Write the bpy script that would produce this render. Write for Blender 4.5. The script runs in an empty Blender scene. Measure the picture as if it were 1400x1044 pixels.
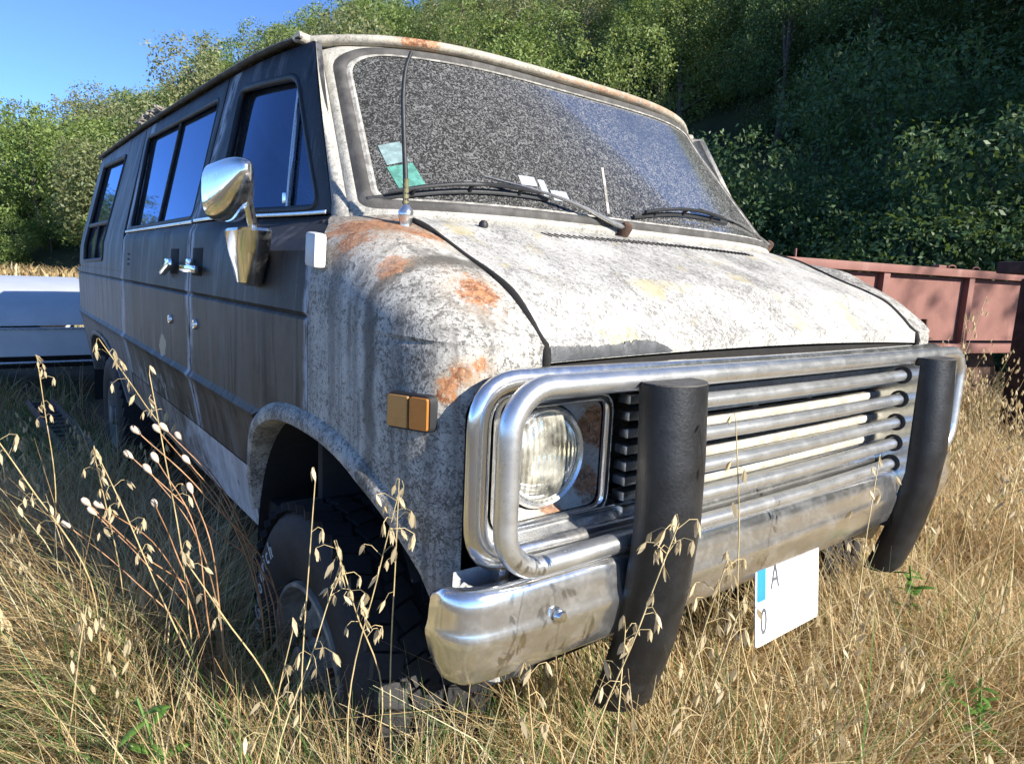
import bpy, bmesh, math, random
import numpy as np
from mathutils import Vector, Matrix
random.seed(7)
RNG = np.random.default_rng(11)
scene = bpy.context.scene
COL = scene.collection

# ------------------------------------------------------------------ camera, sky, sun, exposure
# axes: +Y runs from the van's nose to its tail, +X to the right of the picture, Z up; the van's nose is at the origin
cam_d = bpy.data.cameras.new('camera')
cam = bpy.data.objects.new('camera', cam_d)
COL.objects.link(cam)
cam_d.sensor_width = 36.0
cam_d.lens = 914.5 / 1400.0 * 36.0
cam_d.clip_start = 0.05
cam_d.clip_end = 3000.0
cam.matrix_world = Matrix(((0.7890167, 0.05951058, -0.61148273, -1.5069),
                           (-0.61271075, 0.14935885, -0.77606538, -0.8841),
                           (0.04514626, 0.98699059, 0.1543094, 1.3100),
                           (0, 0, 0, 1)))
scene.camera = cam

SUN_TO = Vector((-0.30, 1.0, -0.50)).normalized()      # the way the sunlight travels
world = bpy.data.worlds.new('World')
scene.world = world
world.use_nodes = True
wn = world.node_tree.nodes
sky = wn.new('ShaderNodeTexSky')
sky.sky_type = 'NISHITA'
sky.sun_disc = False
sky.sun_elevation = math.asin(-SUN_TO.z)
sky.sun_rotation = math.atan2(-SUN_TO.x, -SUN_TO.y)
sky.altitude = 1200.0
sky.air_density = 0.55
sky.dust_density = 0.05
sky.ozone_density = 6.0
bg = wn['Background']
bg.inputs[1].default_value = 0.15
world.node_tree.links.new(sky.outputs[0], bg.inputs[0])
sun_d = bpy.data.lights.new('sun', 'SUN')
sun_d.energy = 5.0
sun_d.angle = math.radians(0.53)
sun_d.color = (1.0, 0.94, 0.84)
sun = bpy.data.objects.new('sun', sun_d)
COL.objects.link(sun)
sun.rotation_euler = SUN_TO.to_track_quat('-Z', 'Y').to_euler()
sun.location = (8, -20, 14)
scene.view_settings.view_transform = 'Standard'
scene.view_settings.look = 'None'
scene.view_settings.exposure = 1.05
scene.view_settings.gamma = 1.0
scene.cycles.use_denoising = True
scene.cycles.max_bounces = 8
scene.cycles.transparent_max_bounces = 12
scene.cycles.caustics_reflective = False
scene.cycles.caustics_refractive = False

# ------------------------------------------------------------------ the van's measured shape (plain functions)
def lerp(a, b, t): return a + (b - a) * t
def interp(x, xs, ys): return float(np.interp(x, xs, ys))
ZW = [0.5, .66, .76, .86, .93, 1.21, 1.40, 1.46, 1.92]
WW = [.93, .955, .972, .987, 1.0, 1.0, .985, .968, .825]
RY = [.4, .9, 1.6, 3.0, 4.8]
RZ = [1.90, 1.915, 1.945, 1.985, 2.01]
def half_w(zn): return interp(zn, ZW, WW)
def flank(y, zn, off=0.0, side=-1):
    """a point on the van's flank; zn is the nominal height, stretched above the belt as the roof rises to the rear"""
    z = zn
    if zn > 1.46:
        z = 1.46 + (zn - 1.46) * (interp(y, RY, RZ) - 1.46) / .46
    tail = max(0.0, y - 4.62)
    w = half_w(zn) - 1.4 * tail * tail - nip(y, zn)
    return (side * (w + off), y, z)
def sstep(t):
    t = min(1.0, max(0.0, t)); return t * t * (3 - 2 * t)
def nip(y, zn):
    """the cabin narrows towards the windshield above the belt"""
    return lerp(.105, .040, min(1, max(0, (zn - 1.44) / .46))) * sstep((1.3 - y) / .7) * sstep((zn - 1.335) / .105)
def shield(u, v, off=0.0):
    """the windshield sheet: u -1..1 across, v 0..1 up"""
    b = 1 - abs(u) ** 4
    y = lerp(.573, .950, v) - .16 * b
    z = lerp(1.442, 1.895, v) + .008 * b + .012 * v * b
    return (u * lerp(.85, .765, v), y - off * .78, z + off * .62)
def arch(y, yc=.46, a=.46, top=.975, base=.55):
    q = abs((y - yc) / a)
    if q >= 1: return base
    return base + (top - base) * (1 - q ** 2.6) ** (1 / 2.2)
HY = [-.022, -.02, 0, .03, .08, .15, .23, .31, .39, .45, .52]
HZ = [1.166, 1.198, 1.212, 1.243, 1.284, 1.316, 1.345, 1.377, 1.409, 1.425, 1.444]
def crom(pts, n):
    """Catmull-Rom through the points, n steps per span"""
    out = []
    P = [np.array(p, float) for p in pts]
    P = [2 * P[0] - P[1]] + P + [2 * P[-1] - P[-2]]
    for i in range(1, len(P) - 2):
        for k in range(n):
            t = k / n
            a, b, c, d = P[i - 1:i + 3]
            out.append(.5 * ((2 * b) + (c - a) * t + (2 * a - 5 * b + 4 * c - d) * t * t + (3 * b - a - 3 * c + d) * t ** 3))
    out.append(P[-2])
    return out
CREASE = [(-1.0, .432, 1.215), (-.998, .32, 1.213), (-.988, .19, 1.21), (-.968, .085, 1.207), (-.935, .02, 1.203), (-.87, -.015, 1.2), (-.76, -.024, 1.197)]
FENDER = [
 [(-1.0, .432, 1.215), (-.998, .42, 1.30), (-.968, .44, 1.365), (-.914, .54, 1.402), (-.868, .600, 1.432), (-.76, .500, 1.438)],
 [(-.998, .32, 1.213), (-.993, .315, 1.28), (-.965, .31, 1.345), (-.905, .31, 1.383), (-.83, .32, 1.392), (-.76, .335, 1.388)],
 [(-.988, .19, 1.21), (-.98, .19, 1.265), (-.945, .195, 1.313), (-.89, .205, 1.342), (-.825, .22, 1.352), (-.76, .235, 1.349)],
 [(-.968, .085, 1.207), (-.957, .09, 1.245), (-.92, .105, 1.282), (-.87, .12, 1.303), (-.815, .13, 1.312), (-.76, .14, 1.311)],
 [(-.935, .02, 1.203), (-.92, .03, 1.227), (-.885, .045, 1.25), (-.845, .058, 1.266), (-.80, .068, 1.275), (-.76, .075, 1.278)],
 [(-.87, -.015, 1.2), (-.86, -.008, 1.212), (-.84, .003, 1.222), (-.815, .012, 1.231), (-.785, .018, 1.236), (-.76, .02, 1.236)],
 [(-.76, -.024, 1.197), (-.76, -.023, 1.1975), (-.76, -.0225, 1.198), (-.76, -.022, 1.1985), (-.76, -.021, 1.199), (-.76, -.02, 1.1995)]]
PATH = crom(CREASE, 14)
# ------------------------------------------------------------------ helpers
def link_obj(name, me, mats, parent=None):
    o = bpy.data.objects.new(name, me)
    COL.objects.link(o)
    for m in (mats if isinstance(mats, (list, tuple)) else [mats]):
        if m is not None and len(me.materials) < (len(mats) if isinstance(mats, (list, tuple)) else 1):
            me.materials.append(m)
    if parent is not None:
        o.parent = parent
    return o
def mesh(name, verts, faces, mat, parent=None, smooth=35, merge=0.0):
    me = bpy.data.meshes.new(name)
    me.from_pydata([tuple(map(float, v)) for v in verts], [], faces)
    if merge:
        bm = bmesh.new(); bm.from_mesh(me)
        bmesh.ops.remove_doubles(bm, verts=bm.verts, dist=merge)
        bmesh.ops.dissolve_degenerate(bm, dist=merge * .5, edges=bm.edges)
        bm.to_mesh(me); bm.free()
    me.update()
    if smooth:
        me.shade_smooth()
        if smooth < 180: me.set_sharp_from_angle(angle=math.radians(smooth))
    return link_obj(name, me, mat, parent)
def bmobj(name, bm, mat, parent=None, smooth=35):
    bmesh.ops.recalc_face_normals(bm, faces=bm.faces)
    me = bpy.data.meshes.new(name)
    bm.to_mesh(me); bm.free()
    if smooth:
        me.shade_smooth()
        me.set_sharp_from_angle(angle=math.radians(smooth))
    return link_obj(name, me, mat, parent)
def grid_faces(nr, nc, close=False, base=0):
    f = []
    for i in range(nr - 1):
        for j in range(nc if close else nc - 1):
            k = (j + 1) % nc
            f.append((base + i * nc + j, base + i * nc + k, base + (i + 1) * nc + k, base + (i + 1) * nc + j))
    return f
def grid(name, rows, mat, parent=None, smooth=35, merge=1e-4, close=False, flip=False):
    nc = len(rows[0])
    f = grid_faces(len(rows), nc, close)
    if flip: f = [tuple(reversed(q)) for q in f]
    return mesh(name, [p for r in rows for p in r], f, mat, parent, smooth, merge)
def sweep(path, r, n=10, closed=False, squash=None, caps=True):
    """tube around a path; r a number or one per point; squash (a, b) scales the section along the frame axes"""
    P = [Vector(p) for p in path]
    m = len(P)
    verts, faces = [], []
    up = None
    for i in range(m):
        a = P[i - 1] if (i > 0 or closed) else P[0]
        b = P[(i + 1) % m] if (i < m - 1 or closed) else P[-1]
        t = (b - a).normalized()
        if up is None:
            up = Vector((0, 0, 1)) if abs(t.z) < .9 else Vector((0, 1, 0))
        x = up.cross(t)
        if x.length < 1e-5: x = Vector((1, 0, 0)).cross(t)
        x.normalize()
        y = t.cross(x).normalized()
        up = y
        rr = r[i] if isinstance(r, (list, tuple)) else r
        for k in range(n):
            an = 2 * math.pi * k / n
            sa, sb = squash or (1, 1)
            verts.append(P[i] + x * (rr * sa * math.cos(an)) + y * (rr * sb * math.sin(an)))
    for i in range(m if closed else m - 1):
        for k in range(n):
            j = (i + 1) % m
            faces.append((i * n + k, i * n + (k + 1) % n, j * n + (k + 1) % n, j * n + k))
    if caps and not closed:
        faces.append(tuple(reversed(range(n))))
        faces.append(tuple((m - 1) * n + k for k in range(n)))
    return verts, faces
def tube(name, path, r, mat, parent=None, n=10, closed=False, squash=None):
    v, f = sweep(path, r, n, closed, squash)
    return mesh(name, v, f, mat, parent, 60)
def merge_vf(parts):
    V, F = [], []
    for v, f in parts:
        b = len(V)
        V += list(v)
        F += [tuple(i + b for i in q) for q in f]
    return V, F
def rounded(pts, r, ns=6, m=6):
    """closed outline with rounded corners in 2D, the same count for any outline with as many corners"""
    out, n = [], len(pts)
    rs = r if isinstance(r, (list, tuple)) else [r] * n
    corners = []
    for i in range(n):
        p = np.array(pts[i], float); a = np.array(pts[i - 1], float); b = np.array(pts[(i + 1) % n], float)
        da, db = (a - p), (b - p)
        la, lb = np.linalg.norm(da), np.linalg.norm(db)
        rr = min(rs[i], la * .48, lb * .48)
        s, e = p + da / la * rr, p + db / lb * rr
        corners.append([(1 - t) ** 2 * s + 2 * t * (1 - t) * p + t * t * e for t in np.linspace(0, 1, ns + 1)])
    for i in range(n):
        out += corners[i]
        e, s = corners[i][-1], corners[(i + 1) % n][0]
        out += [e + (s - e) * t for t in np.linspace(0, 1, m + 2)[1:-1]]
    return out
def box_bm(bm, c, s, bevel=0.0, rot=None):
    r = bmesh.ops.create_cube(bm, size=1.0)
    M = Matrix.Translation(c) @ (rot.to_4x4() if rot is not None else Matrix()) @ Matrix.Diagonal((*s, 1))
    bmesh.ops.transform(bm, matrix=M, verts=r['verts'])
    if bevel:
        es = list({e for v in r['verts'] for e in v.link_edges})
        bmesh.ops.bevel(bm, geom=es, offset=bevel, segments=2, affect='EDGES', profile=.6)
def box(name, c, s, mat, parent=None, bevel=0.0, rot=None):
    bm = bmesh.new(); box_bm(bm, c, s, bevel, rot)
    return bmobj(name, bm, mat, parent)
def lathe(name, prof, origin, axis, mat, parent=None, n=40, smooth=40):
    """prof: (radius, along the axis) pairs"""
    ax = Vector(axis).normalized()
    x = ax.orthogonal().normalized(); y = ax.cross(x)
    o = Vector(origin)
    rows = [[o + ax * h + x * (r * math.cos(2 * math.pi * k / n)) + y * (r * math.sin(2 * math.pi * k / n)) for k in range(n)] for r, h in prof]
    return grid(name, rows, mat, parent, smooth, 1e-5, close=True)
def empty(name, loc=(0, 0, 0), rotz=0.0, label=None, cat=None, group=None):
    o = bpy.data.objects.new(name, None)
    COL.objects.link(o)
    o.location = loc; o.rotation_euler = (0, 0, rotz)
    o.empty_display_size = .2
    tag(o, label, cat, group)
    return o
def tag(o, label=None, cat=None, group=None, kind=None):
    if label: o['label'] = label
    if cat: o['category'] = cat
    if group: o['group'] = group
    if kind: o['kind'] = kind
    return o
def big_mesh(name, V, F, mats, parent=None, colors=None, smooth=False, matidx=None):
    """fast mesh from numpy arrays: V (n,3), F (m,3) or (m,4), colors per vertex"""
    me = bpy.data.meshes.new(name)
    V = np.asarray(V, np.float32); F = np.asarray(F, np.int32)
    k = F.shape[1]
    me.vertices.add(len(V)); me.vertices.foreach_set('co', V.ravel())
    me.loops.add(F.size); me.loops.foreach_set('vertex_index', F.ravel())
    me.polygons.add(len(F))
    me.polygons.foreach_set('loop_start', np.arange(0, F.size, k, dtype=np.int32))
    if matidx is not None: me.polygons.foreach_set('material_index', np.asarray(matidx, np.int32))
    me.update(calc_edges=True)
    if colors is not None:
        a = me.color_attributes.new('tint', 'FLOAT_COLOR', 'POINT')
        c = np.ones((len(V), 4), np.float32); c[:, :3] = colors
        a.data.foreach_set('color', c.ravel())
    if smooth: me.shade_smooth()
    return link_obj(name, me, mats, parent)

# ------------------------------------------------------------------ material helpers
class Mat:
    def __init__(s, name):
        s.m = bpy.data.materials.new(name); s.m.use_nodes = True
        s.t = s.m.node_tree; s.N = s.t.nodes; s.L = s.t.links
        s.b = s.N['Principled BSDF']; s.out = s.N['Material Output']
    def put(s, sock, v):
        if hasattr(v, 'node'): s.L.new(v, sock)
        elif isinstance(v, (tuple, list)) and len(v) == 3 and sock.type == 'RGBA': sock.default_value = (*v, 1)
        else: sock.default_value = v
    def node(s, typ, ins={}, **props):
        n = s.N.new('ShaderNode' + typ)
        for k, v in props.items(): setattr(n, k, v)
        for k, v in ins.items(): s.put(n.inputs[k], v)
        return n
    def co(s, kind='Object'): return s.node('TexCoord').outputs[kind]
    def map(s, vec, scale=(1, 1, 1), loc=(0, 0, 0), rot=(0, 0, 0)):
        return s.node('Mapping', {'Vector': vec, 'Scale': scale, 'Location': loc, 'Rotation': rot}).outputs[0]
    def noise(s, vec, scale, detail=4, rough=.55, dist=0.0):
        return s.node('TexNoise', {'Vector': vec, 'Scale': scale, 'Detail': detail, 'Roughness': rough, 'Distortion': dist}).outputs[0]
    def voro(s, vec, scale, feature='F1', out=0):
        return s.node('TexVoronoi', {'Vector': vec, 'Scale': scale}, feature=feature).outputs[out]
    def math(s, op, a, b=0.0, clamp=False):
        n = s.node('Math', {0: a, 1: b}, operation=op); n.use_clamp = clamp
        return n.outputs[0]
    def mix(s, f, a, b, blend='MIX'):
        n = s.node('Mix', data_type='RGBA', blend_type=blend)
        s.put(n.inputs[0], f); s.put(n.inputs[6], a); s.put(n.inputs[7], b)
        return n.outputs[2]
    def step(s, v, lo, hi):
        """0 below lo, 1 above hi"""
        n = s.node('MapRange', {0: v, 1: lo, 2: hi, 3: 0.0, 4: 1.0}, interpolation_type='SMOOTHSTEP')
        return n.outputs[0]
    def sep(s, vec):
        return s.node('SeparateXYZ', {0: vec}).outputs
    def blob(s, vec, p, r):
        """1 at p falling to 0 at the radii r"""
        d = s.node('VectorMath', {0: vec, 1: p}, operation='SUBTRACT').outputs[0]
        d = s.node('VectorMath', {0: d, 1: tuple(1 / q for q in r)}, operation='MULTIPLY').outputs[0]
        l = s.node('VectorMath', {0: d}, operation='LENGTH').outputs[1]
        return s.math('SUBTRACT', 1.0, l, True)
    def bump(s, h, strength=.3, dist=.005):
        s.put(s.b.inputs['Normal'], s.node('Bump', {'Height': h, 'Strength': strength, 'Distance': dist}).outputs[0])
    def set(s, **kw):
        for k, v in kw.items(): s.put(s.b.inputs[k.replace('_', ' ')], v)
        return s.m
def plain(name, col, rough=.6, metal=0.0, var=.25, scale=8, bump=.15, bdist=.003):
    """a plain surface with a little wear so that nothing is one flat colour"""
    k = Mat(name); c = k.co()
    n = k.noise(c, scale, 6, .6)
    n2 = k.noise(c, scale * 7, 3)
    f = k.step(n, .35, .7)
    col_d = tuple(x * (1 - var) for x in col); col_l = tuple(min(1, x * (1 + var)) for x in col)
    cc = k.mix(f, col_d, col_l)
    k.bump(n2, bump, bdist)
    return k.set(Base_Color=cc, Roughness=k.node('MapRange', {0: n2, 3: max(.02, rough - .1), 4: min(1, rough + .12)}).outputs[0], Metallic=metal)
# ------------------------------------------------------------------ materials
def old_white(name, lichen=1.0, streaks=True, rust=(), yellow=0.0, dark=0.0, tone=(.60, .59, .55), stretch=(1, 1, 1), greys=1.0):
    """sun-bleached white paint: grey bloom in clouds, flaked freckles of lichen, dirt runs, rust"""
    k = Mat(name); c = k.co()
    cs = k.map(c, stretch)
    big = k.noise(c, 2.6, 5, .6)
    mid = k.noise(cs, 11, 7, .66, .4)
    med = k.noise(k.map(cs, loc=(6, 1, 4)), 34, 6, .68, .6)
    fine = k.noise(cs, 105, 5, .68, .8)
    fine2 = k.noise(k.map(cs, loc=(1, 2, 3)), 210, 3, .6, .6)
    worm = k.noise(k.map(cs, loc=(3, 5, 9)), 95, 2, .5, 2.2)
    area = k.step(k.math('ADD', k.math('MULTIPLY', big, .6), k.math('MULTIPLY', mid, .55)), .42 - .08 * dark, .74 - .08 * dark)     # where the lichen has settled
    col = k.mix(k.step(mid, .36, .66), tone, tuple(t * .82 for t in tone))
    col = k.mix(k.math('MULTIPLY', k.step(med, .48, .66), .55 * greys), col, (.27, .262, .24))
    col = k.mix(k.math('MULTIPLY', area, .50 * greys), col, (.225, .218, .20))
    fl = k.step(k.math('ADD', fine, k.math('MULTIPLY', area, .12)), .575 + .03 * (1 - lichen), .625 + .03 * (1 - lichen))
    col = k.mix(k.math('MULTIPLY', fl, min(1, .80 * lichen)), col, (.085, .080, .070))
    sp = k.step(k.math('ADD', fine2, k.math('MULTIPLY', area, .10)), .625, .665)
    col = k.mix(k.math('MULTIPLY', sp, .75 * lichen), col, (.06, .055, .048))
    wl = k.math('MULTIPLY', k.step(worm, .59, .62), k.math('ADD', .12, k.math('MULTIPLY', area, .45)))
    col = k.mix(wl, col, tuple(min(.8, t * 1.15) for t in tone))
    if yellow:
        ym = k.step(k.math('ADD', k.noise(c, 7, 5, .65), k.math('MULTIPLY', fine, .22)), .72 - .06 * yellow, .84 - .06 * yellow)
        col = k.mix(k.math('MULTIPLY', ym, .6), col, (.46, .39, .19))
    sx = k.sep(c)
    if streaks:
        st = k.noise(k.map(c, (1, 1, .06)), 17, 5, .62)
        st2 = k.noise(k.map(c, (1, 1, .05), (3, 3, 0)), 46, 4, .6)
        col = k.mix(k.math('MULTIPLY', k.step(st, .50, .66), .62), col, (.125, .115, .10))
        col = k.mix(k.math('MULTIPLY', k.step(st2, .55, .66), .45), col, (.10, .093, .082))
        yy = k.math('ADD', sx[1], k.math('MULTIPLY', k.noise(c, 9, 3), .05))
        band = k.math('SUBTRACT', 1.0, k.math('DIVIDE', k.math('ABSOLUTE', k.math('SUBTRACT', yy, .205)), .03), True)
        band = k.math('MULTIPLY', k.step(band, .1, .7), k.step(k.noise(c, 7, 4), .30, .55))
        col = k.mix(k.math('MULTIPLY', band, .8), col, (.075, .066, .052))
    for p, r, amt in rust:
        bl = k.blob(c, p, r)
        b = k.math('ADD', bl, k.math('MULTIPLY', k.math('SUBTRACT', k.noise(c, 24, 9, .8), .5), 2.1))
        halo = k.math('MULTIPLY', k.step(k.blob(c, p, tuple(q * 1.35 for q in r)), .05, .8), k.step(med, .36, .6))
        col = k.mix(k.math('MULTIPLY', halo, .55 * amt), col, (.40, .27, .16))
        msk = k.math('MULTIPLY', k.step(b, .42, .60), k.step(bl, .0, .22))
        rc = k.mix(k.step(k.noise(c, 60, 6, .75), .36, .64), (.15, .052, .018), (.46, .21, .09))
        rc = k.mix(k.math('MULTIPLY', k.step(fine, .54, .60), .6), rc, (.52, .40, .28))
        col = k.mix(k.math('MULTIPLY', msk, amt), col, rc)
    h = k.math('ADD', k.math('MULTIPLY', fine, 1.0), k.math('MULTIPLY', worm, .6))
    k.bump(h, .5, .0028)
    return k.set(Base_Color=col, Roughness=.66)
RUST_FENDER = [((-.87, .42, 1.40), (.20, .18, .10), .95), ((-.95, .33, 1.375), (.07, .08, .08), .8), ((-.835, .085, 1.288), (.07, .10, .08), .95),
               ((-.82, .31, 1.385), (.12, .08, .06), .9), ((-.915, -.005, 1.155), (.045, .05, .028), 1.0), ((-.885, -.02, 1.165), (.03, .05, .03), 1.0),
               ((-.93, .018, 1.118), (.02, .04, .03), 1.0), ((-.935, .20, 1.32), (.06, .05, .06), .7), ((-.93, .005, 1.14), (.06, .04, .02), .9)]
M = {}
M['fender'] = old_white('weathered_white_fender_paint', 1.0, True, RUST_FENDER, dark=.3, tone=(.52, .50, .45))
M['hood'] = old_white('bleached_white_hood_paint', .72, False, [((.1, -.035, 1.17), (.5, .03, .012), .6)], yellow=.55, stretch=(1, .45, 1), tone=(.50, .485, .45), greys=.55)
M['pillar'] = old_white('pillar_white_paint', .45, False, [((-.5, .84, 1.92), (.16, .05, .03), .9)], tone=(.50, .48, .42), greys=.6)
M['sill'] = old_white('sill_white_paint', .35, False, [], tone=(.45, .455, .46), greys=.6)
M['roof'] = old_white('roof_paint', .9, False, [], dark=.6)

def door_paint(name, seams=()):
    """dull dark grey paint with dirt runs, brown dust and worn pale edges"""
    k = Mat(name); c = k.co(); s = k.sep(c)
    big = k.noise(c, 1.9, 5, .6)
    cloud = k.noise(k.map(c, (1, 1, .8), (4, 1, 2)), 5.5, 7, .68)
    run = k.noise(k.map(c, (1, 1, .10), (2, 7, 0)), 13, 5, .62)
    run2 = k.noise(k.map(c, (1, 1, .07), (2, 1, 0)), 34, 4, .6)
    fine = k.noise(c, 120, 4)
    col = k.mix(k.step(big, .38, .62), (.019, .021, .026), (.036, .036, .037))
    low = k.math('MULTIPLY', k.step(s[2], 1.225, 1.20), k.step(k.math('ADD', cloud, k.math('MULTIPLY', run, .35)), .50, .80))
    col = k.mix(k.math('MULTIPLY', low, .95), col, (.120, .102, .080))
    col = k.mix(k.math('MULTIPLY', k.step(run, .52, .66), .7), col, (.13, .13, .135))
    col = k.mix(k.math('MULTIPLY', k.step(run2, .54, .63), .65), col, (.010, .012, .014))
    # the tail end is faded to bare primer
    fade = k.step(k.math('ADD', s[1], k.math('MULTIPLY', k.math('SUBTRACT', cloud, .5), 1.6)), 2.45, 3.0)
    fade = k.math('MULTIPLY', fade, k.step(k.math('ADD', run, k.math('MULTIPLY', cloud, .5)), .52, .86))
    col = k.mix(k.math('MULTIPLY', fade, .95), col, (.19, .19, .20))
    # bare patches low down on the side door, worn edges along the seams
    pat = k.math('MULTIPLY', k.step(k.noise(k.map(c, (1, 1, .7), (4, 2, 1)), 8, 7, .72), .53, .58), k.step(k.math('ADD', s[2], k.math('MULTIPLY', cloud, .2)), 1.02, .92))
    pat = k.math('MULTIPLY', pat, k.math('MULTIPLY', k.step(s[1], 1.42, 1.6), k.step(s[1], 3.2, 2.8)))
    col = k.mix(pat, col, (.27, .28, .275))
    for y0, w in seams:
        d = k.math('ABSOLUTE', k.math('SUBTRACT', k.math('ADD', s[1], k.math('MULTIPLY', k.noise(c, 11, 5), .05)), y0 + .030))
        e = k.math('MULTIPLY', k.step(d, w, w * .3), k.step(k.noise(k.map(c, (1, 1, .35)), 22, 6, .7), .38, .54))
        col = k.mix(k.math('MULTIPLY', e, .95), col, (.40, .43, .48))
    col = k.mix(k.math('MULTIPLY', k.step(fine, .66, .71), .5), col, (.22, .21, .2))
    fb = k.math('ADD', k.blob(c, (-1.0, 1.88, 1.0), (.2, .085, .065)), k.math('MULTIPLY', k.math('SUBTRACT', k.noise(c, 30, 5), .5), .8))
    col = k.mix(k.math('MULTIPLY', k.step(fb, .30, .40), k.step(k.blob(c, (-1.0, 1.88, 1.0), (.2, .1, .09)), 0, .2)), col, (.42, .37, .27))
    k.bump(k.math('ADD', k.math('MULTIPLY', fine, .3), k.math('MULTIPLY', big, 3.0)), .15, .005)
    k.b.inputs['Specular IOR Level'].default_value = .16
    return k.set(Base_Color=col, Roughness=k.node('MapRange', {0: cloud, 3: .32, 4: .68}).outputs[0])
M['door'] = door_paint('dull_dark_grey_door_paint', ((1.44, .055), (2.77, .07), (.43, .03)))
k = Mat('rocker_paint'); c = k.co(); sx = k.sep(c)
n = k.noise(c, 9, 7, .7); r2 = k.noise(k.map(c, (1, 1, .4)), 16, 6, .7)
f = k.step(k.math('ADD', sx[1], k.math('MULTIPLY', k.math('SUBTRACT', n, .5), 1.5)), 1.35, 1.75)
col = k.mix(k.step(r2, .42, .62), (.50, .51, .53), (.34, .34, .35))
col = k.mix(f, col, k.mix(k.step(r2, .45, .58), (.075, .066, .058), (.22, .20, .18)))
col = k.mix(k.math('MULTIPLY', k.step(k.noise(c, 24, 6, .7), .60, .66), .8), col, (.10, .05, .03))
k.bump(n, .3, .004)
M['rocker'] = k.set(Base_Color=col, Roughness=.65)
M['dark'] = plain('black_underside', (.012, .012, .012), .85)
M['gap'] = plain('dark_gap', (.010, .009, .008), .9)
M['interior'] = plain('dark_cabin', (.018, .018, .02), .8)

def chrome(name, col=(.78, .78, .77), rough=.10, dirt=.35, rust=.0, brush=(1, 1, 1), pits=.5, dirtc=(.40, .385, .35), oxide=0.0):
    k = Mat(name); c = k.co()
    n = k.noise(c, 19, 6, .65); f = k.noise(k.map(c, brush), 95, 4, .6); f2 = k.noise(c, 260, 3)
    d = k.math('MULTIPLY', k.step(k.math('ADD', n, k.math('MULTIPLY', f, .45)), .64, 1.0), dirt)
    colr = k.mix(d, col, dirtc)
    colr = k.mix(k.math('MULTIPLY', k.step(f2, .62, .68), pits * .6), colr, (.16, .13, .10))
    met = k.math('SUBTRACT', 1.0 - oxide, k.math('MULTIPLY', d, .9), True)
    if rust:
        r = k.step(k.math('ADD', k.noise(k.map(c, loc=(5, 0, 2)), 14, 6, .7), k.math('MULTIPLY', f, .2)), .68 - .12 * rust, .78 - .1 * rust)
        rc = k.mix(k.step(f, .4, .6), (.14, .05, .02), (.34, .15, .06))
        colr = k.mix(r, colr, rc); met = k.math('MULTIPLY', met, k.math('SUBTRACT', 1.0, r))
    k.bump(k.math('ADD', f, k.math('MULTIPLY', n, .5)), .05, .0015)
    return k.set(Base_Color=colr, Metallic=met, Roughness=k.node('MapRange', {0: k.math('ADD', n, k.math('MULTIPLY', f, .5)), 1: .3, 2: 1.0, 3: rough, 4: rough + .12}).outputs[0])
M['chrome'] = chrome('pitted_chrome', (.80, .80, .79), .10, .10, pits=.35, oxide=.06)
M['chrome_trim'] = chrome('dull_chrome_trim', (.72, .72, .71), .20, .30, oxide=.15)
M['chrome_tube'] = chrome('polished_steel_tube', (.78, .79, .79), .22, .10, oxide=.10, brush=(.2, 1, 1))
M['chrome_clean'] = chrome('bright_chrome', (.88, .87, .84), .03, .12, pits=.15)
M['steel_plate'] = chrome('bright_steel_plate', (.66, .66, .64), .10, .25)
M['bezel'] = old_white('rusting_headlight_bezel', .25, False, [((-.605, .01, 1.04), (.05, .1, .09), 1.0), ((-.61, .02, .92), (.05, .1, .06), .9), ((-.70, .02, .885), (.05, .1, .015), .8), ((.605, .01, 1.04), (.05, .1, .09), 1.0)], tone=(.62, .58, .51), greys=.4)
M['slat_end'] = chrome('dull_grille_end', (.70, .70, .69), .25, .8, dirtc=(.50, .49, .46))
M['rubber'] = plain('black_rubber', (.017, .018, .020), .55, 0, .3, 12)
M['pad'] = plain('smooth_black_pad', (.011, .012, .014), .40, 0, .4, 22, .2)
M['seal'] = plain('perished_grey_seal', (.075, .071, .066), .75, 0, .35, 20, .3)
M['sealant'] = plain('flaking_pale_sealant', (.36, .345, .31), .85, 0, .4, 40, .5, .004)
M['slat'] = plain('cream_grille_paint', (.50, .475, .405), .5, 0, .25, 26)
M['drip'] = old_white('drip_rail_paint', .5, False, [((-.55, .80, 1.93), (.12, .08, .04), 1.0), ((.2, .8, 1.93), (.7, .08, .02), .6)], tone=(.48, .44, .36), greys=.6)
M['white_plastic'] = plain('white_plastic', (.58, .585, .59), .4, 0, .06, 9)
M['rustmetal'] = plain('rusty_iron', (.10, .055, .035), .85, 0, .5, 14, .5, .004)

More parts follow.
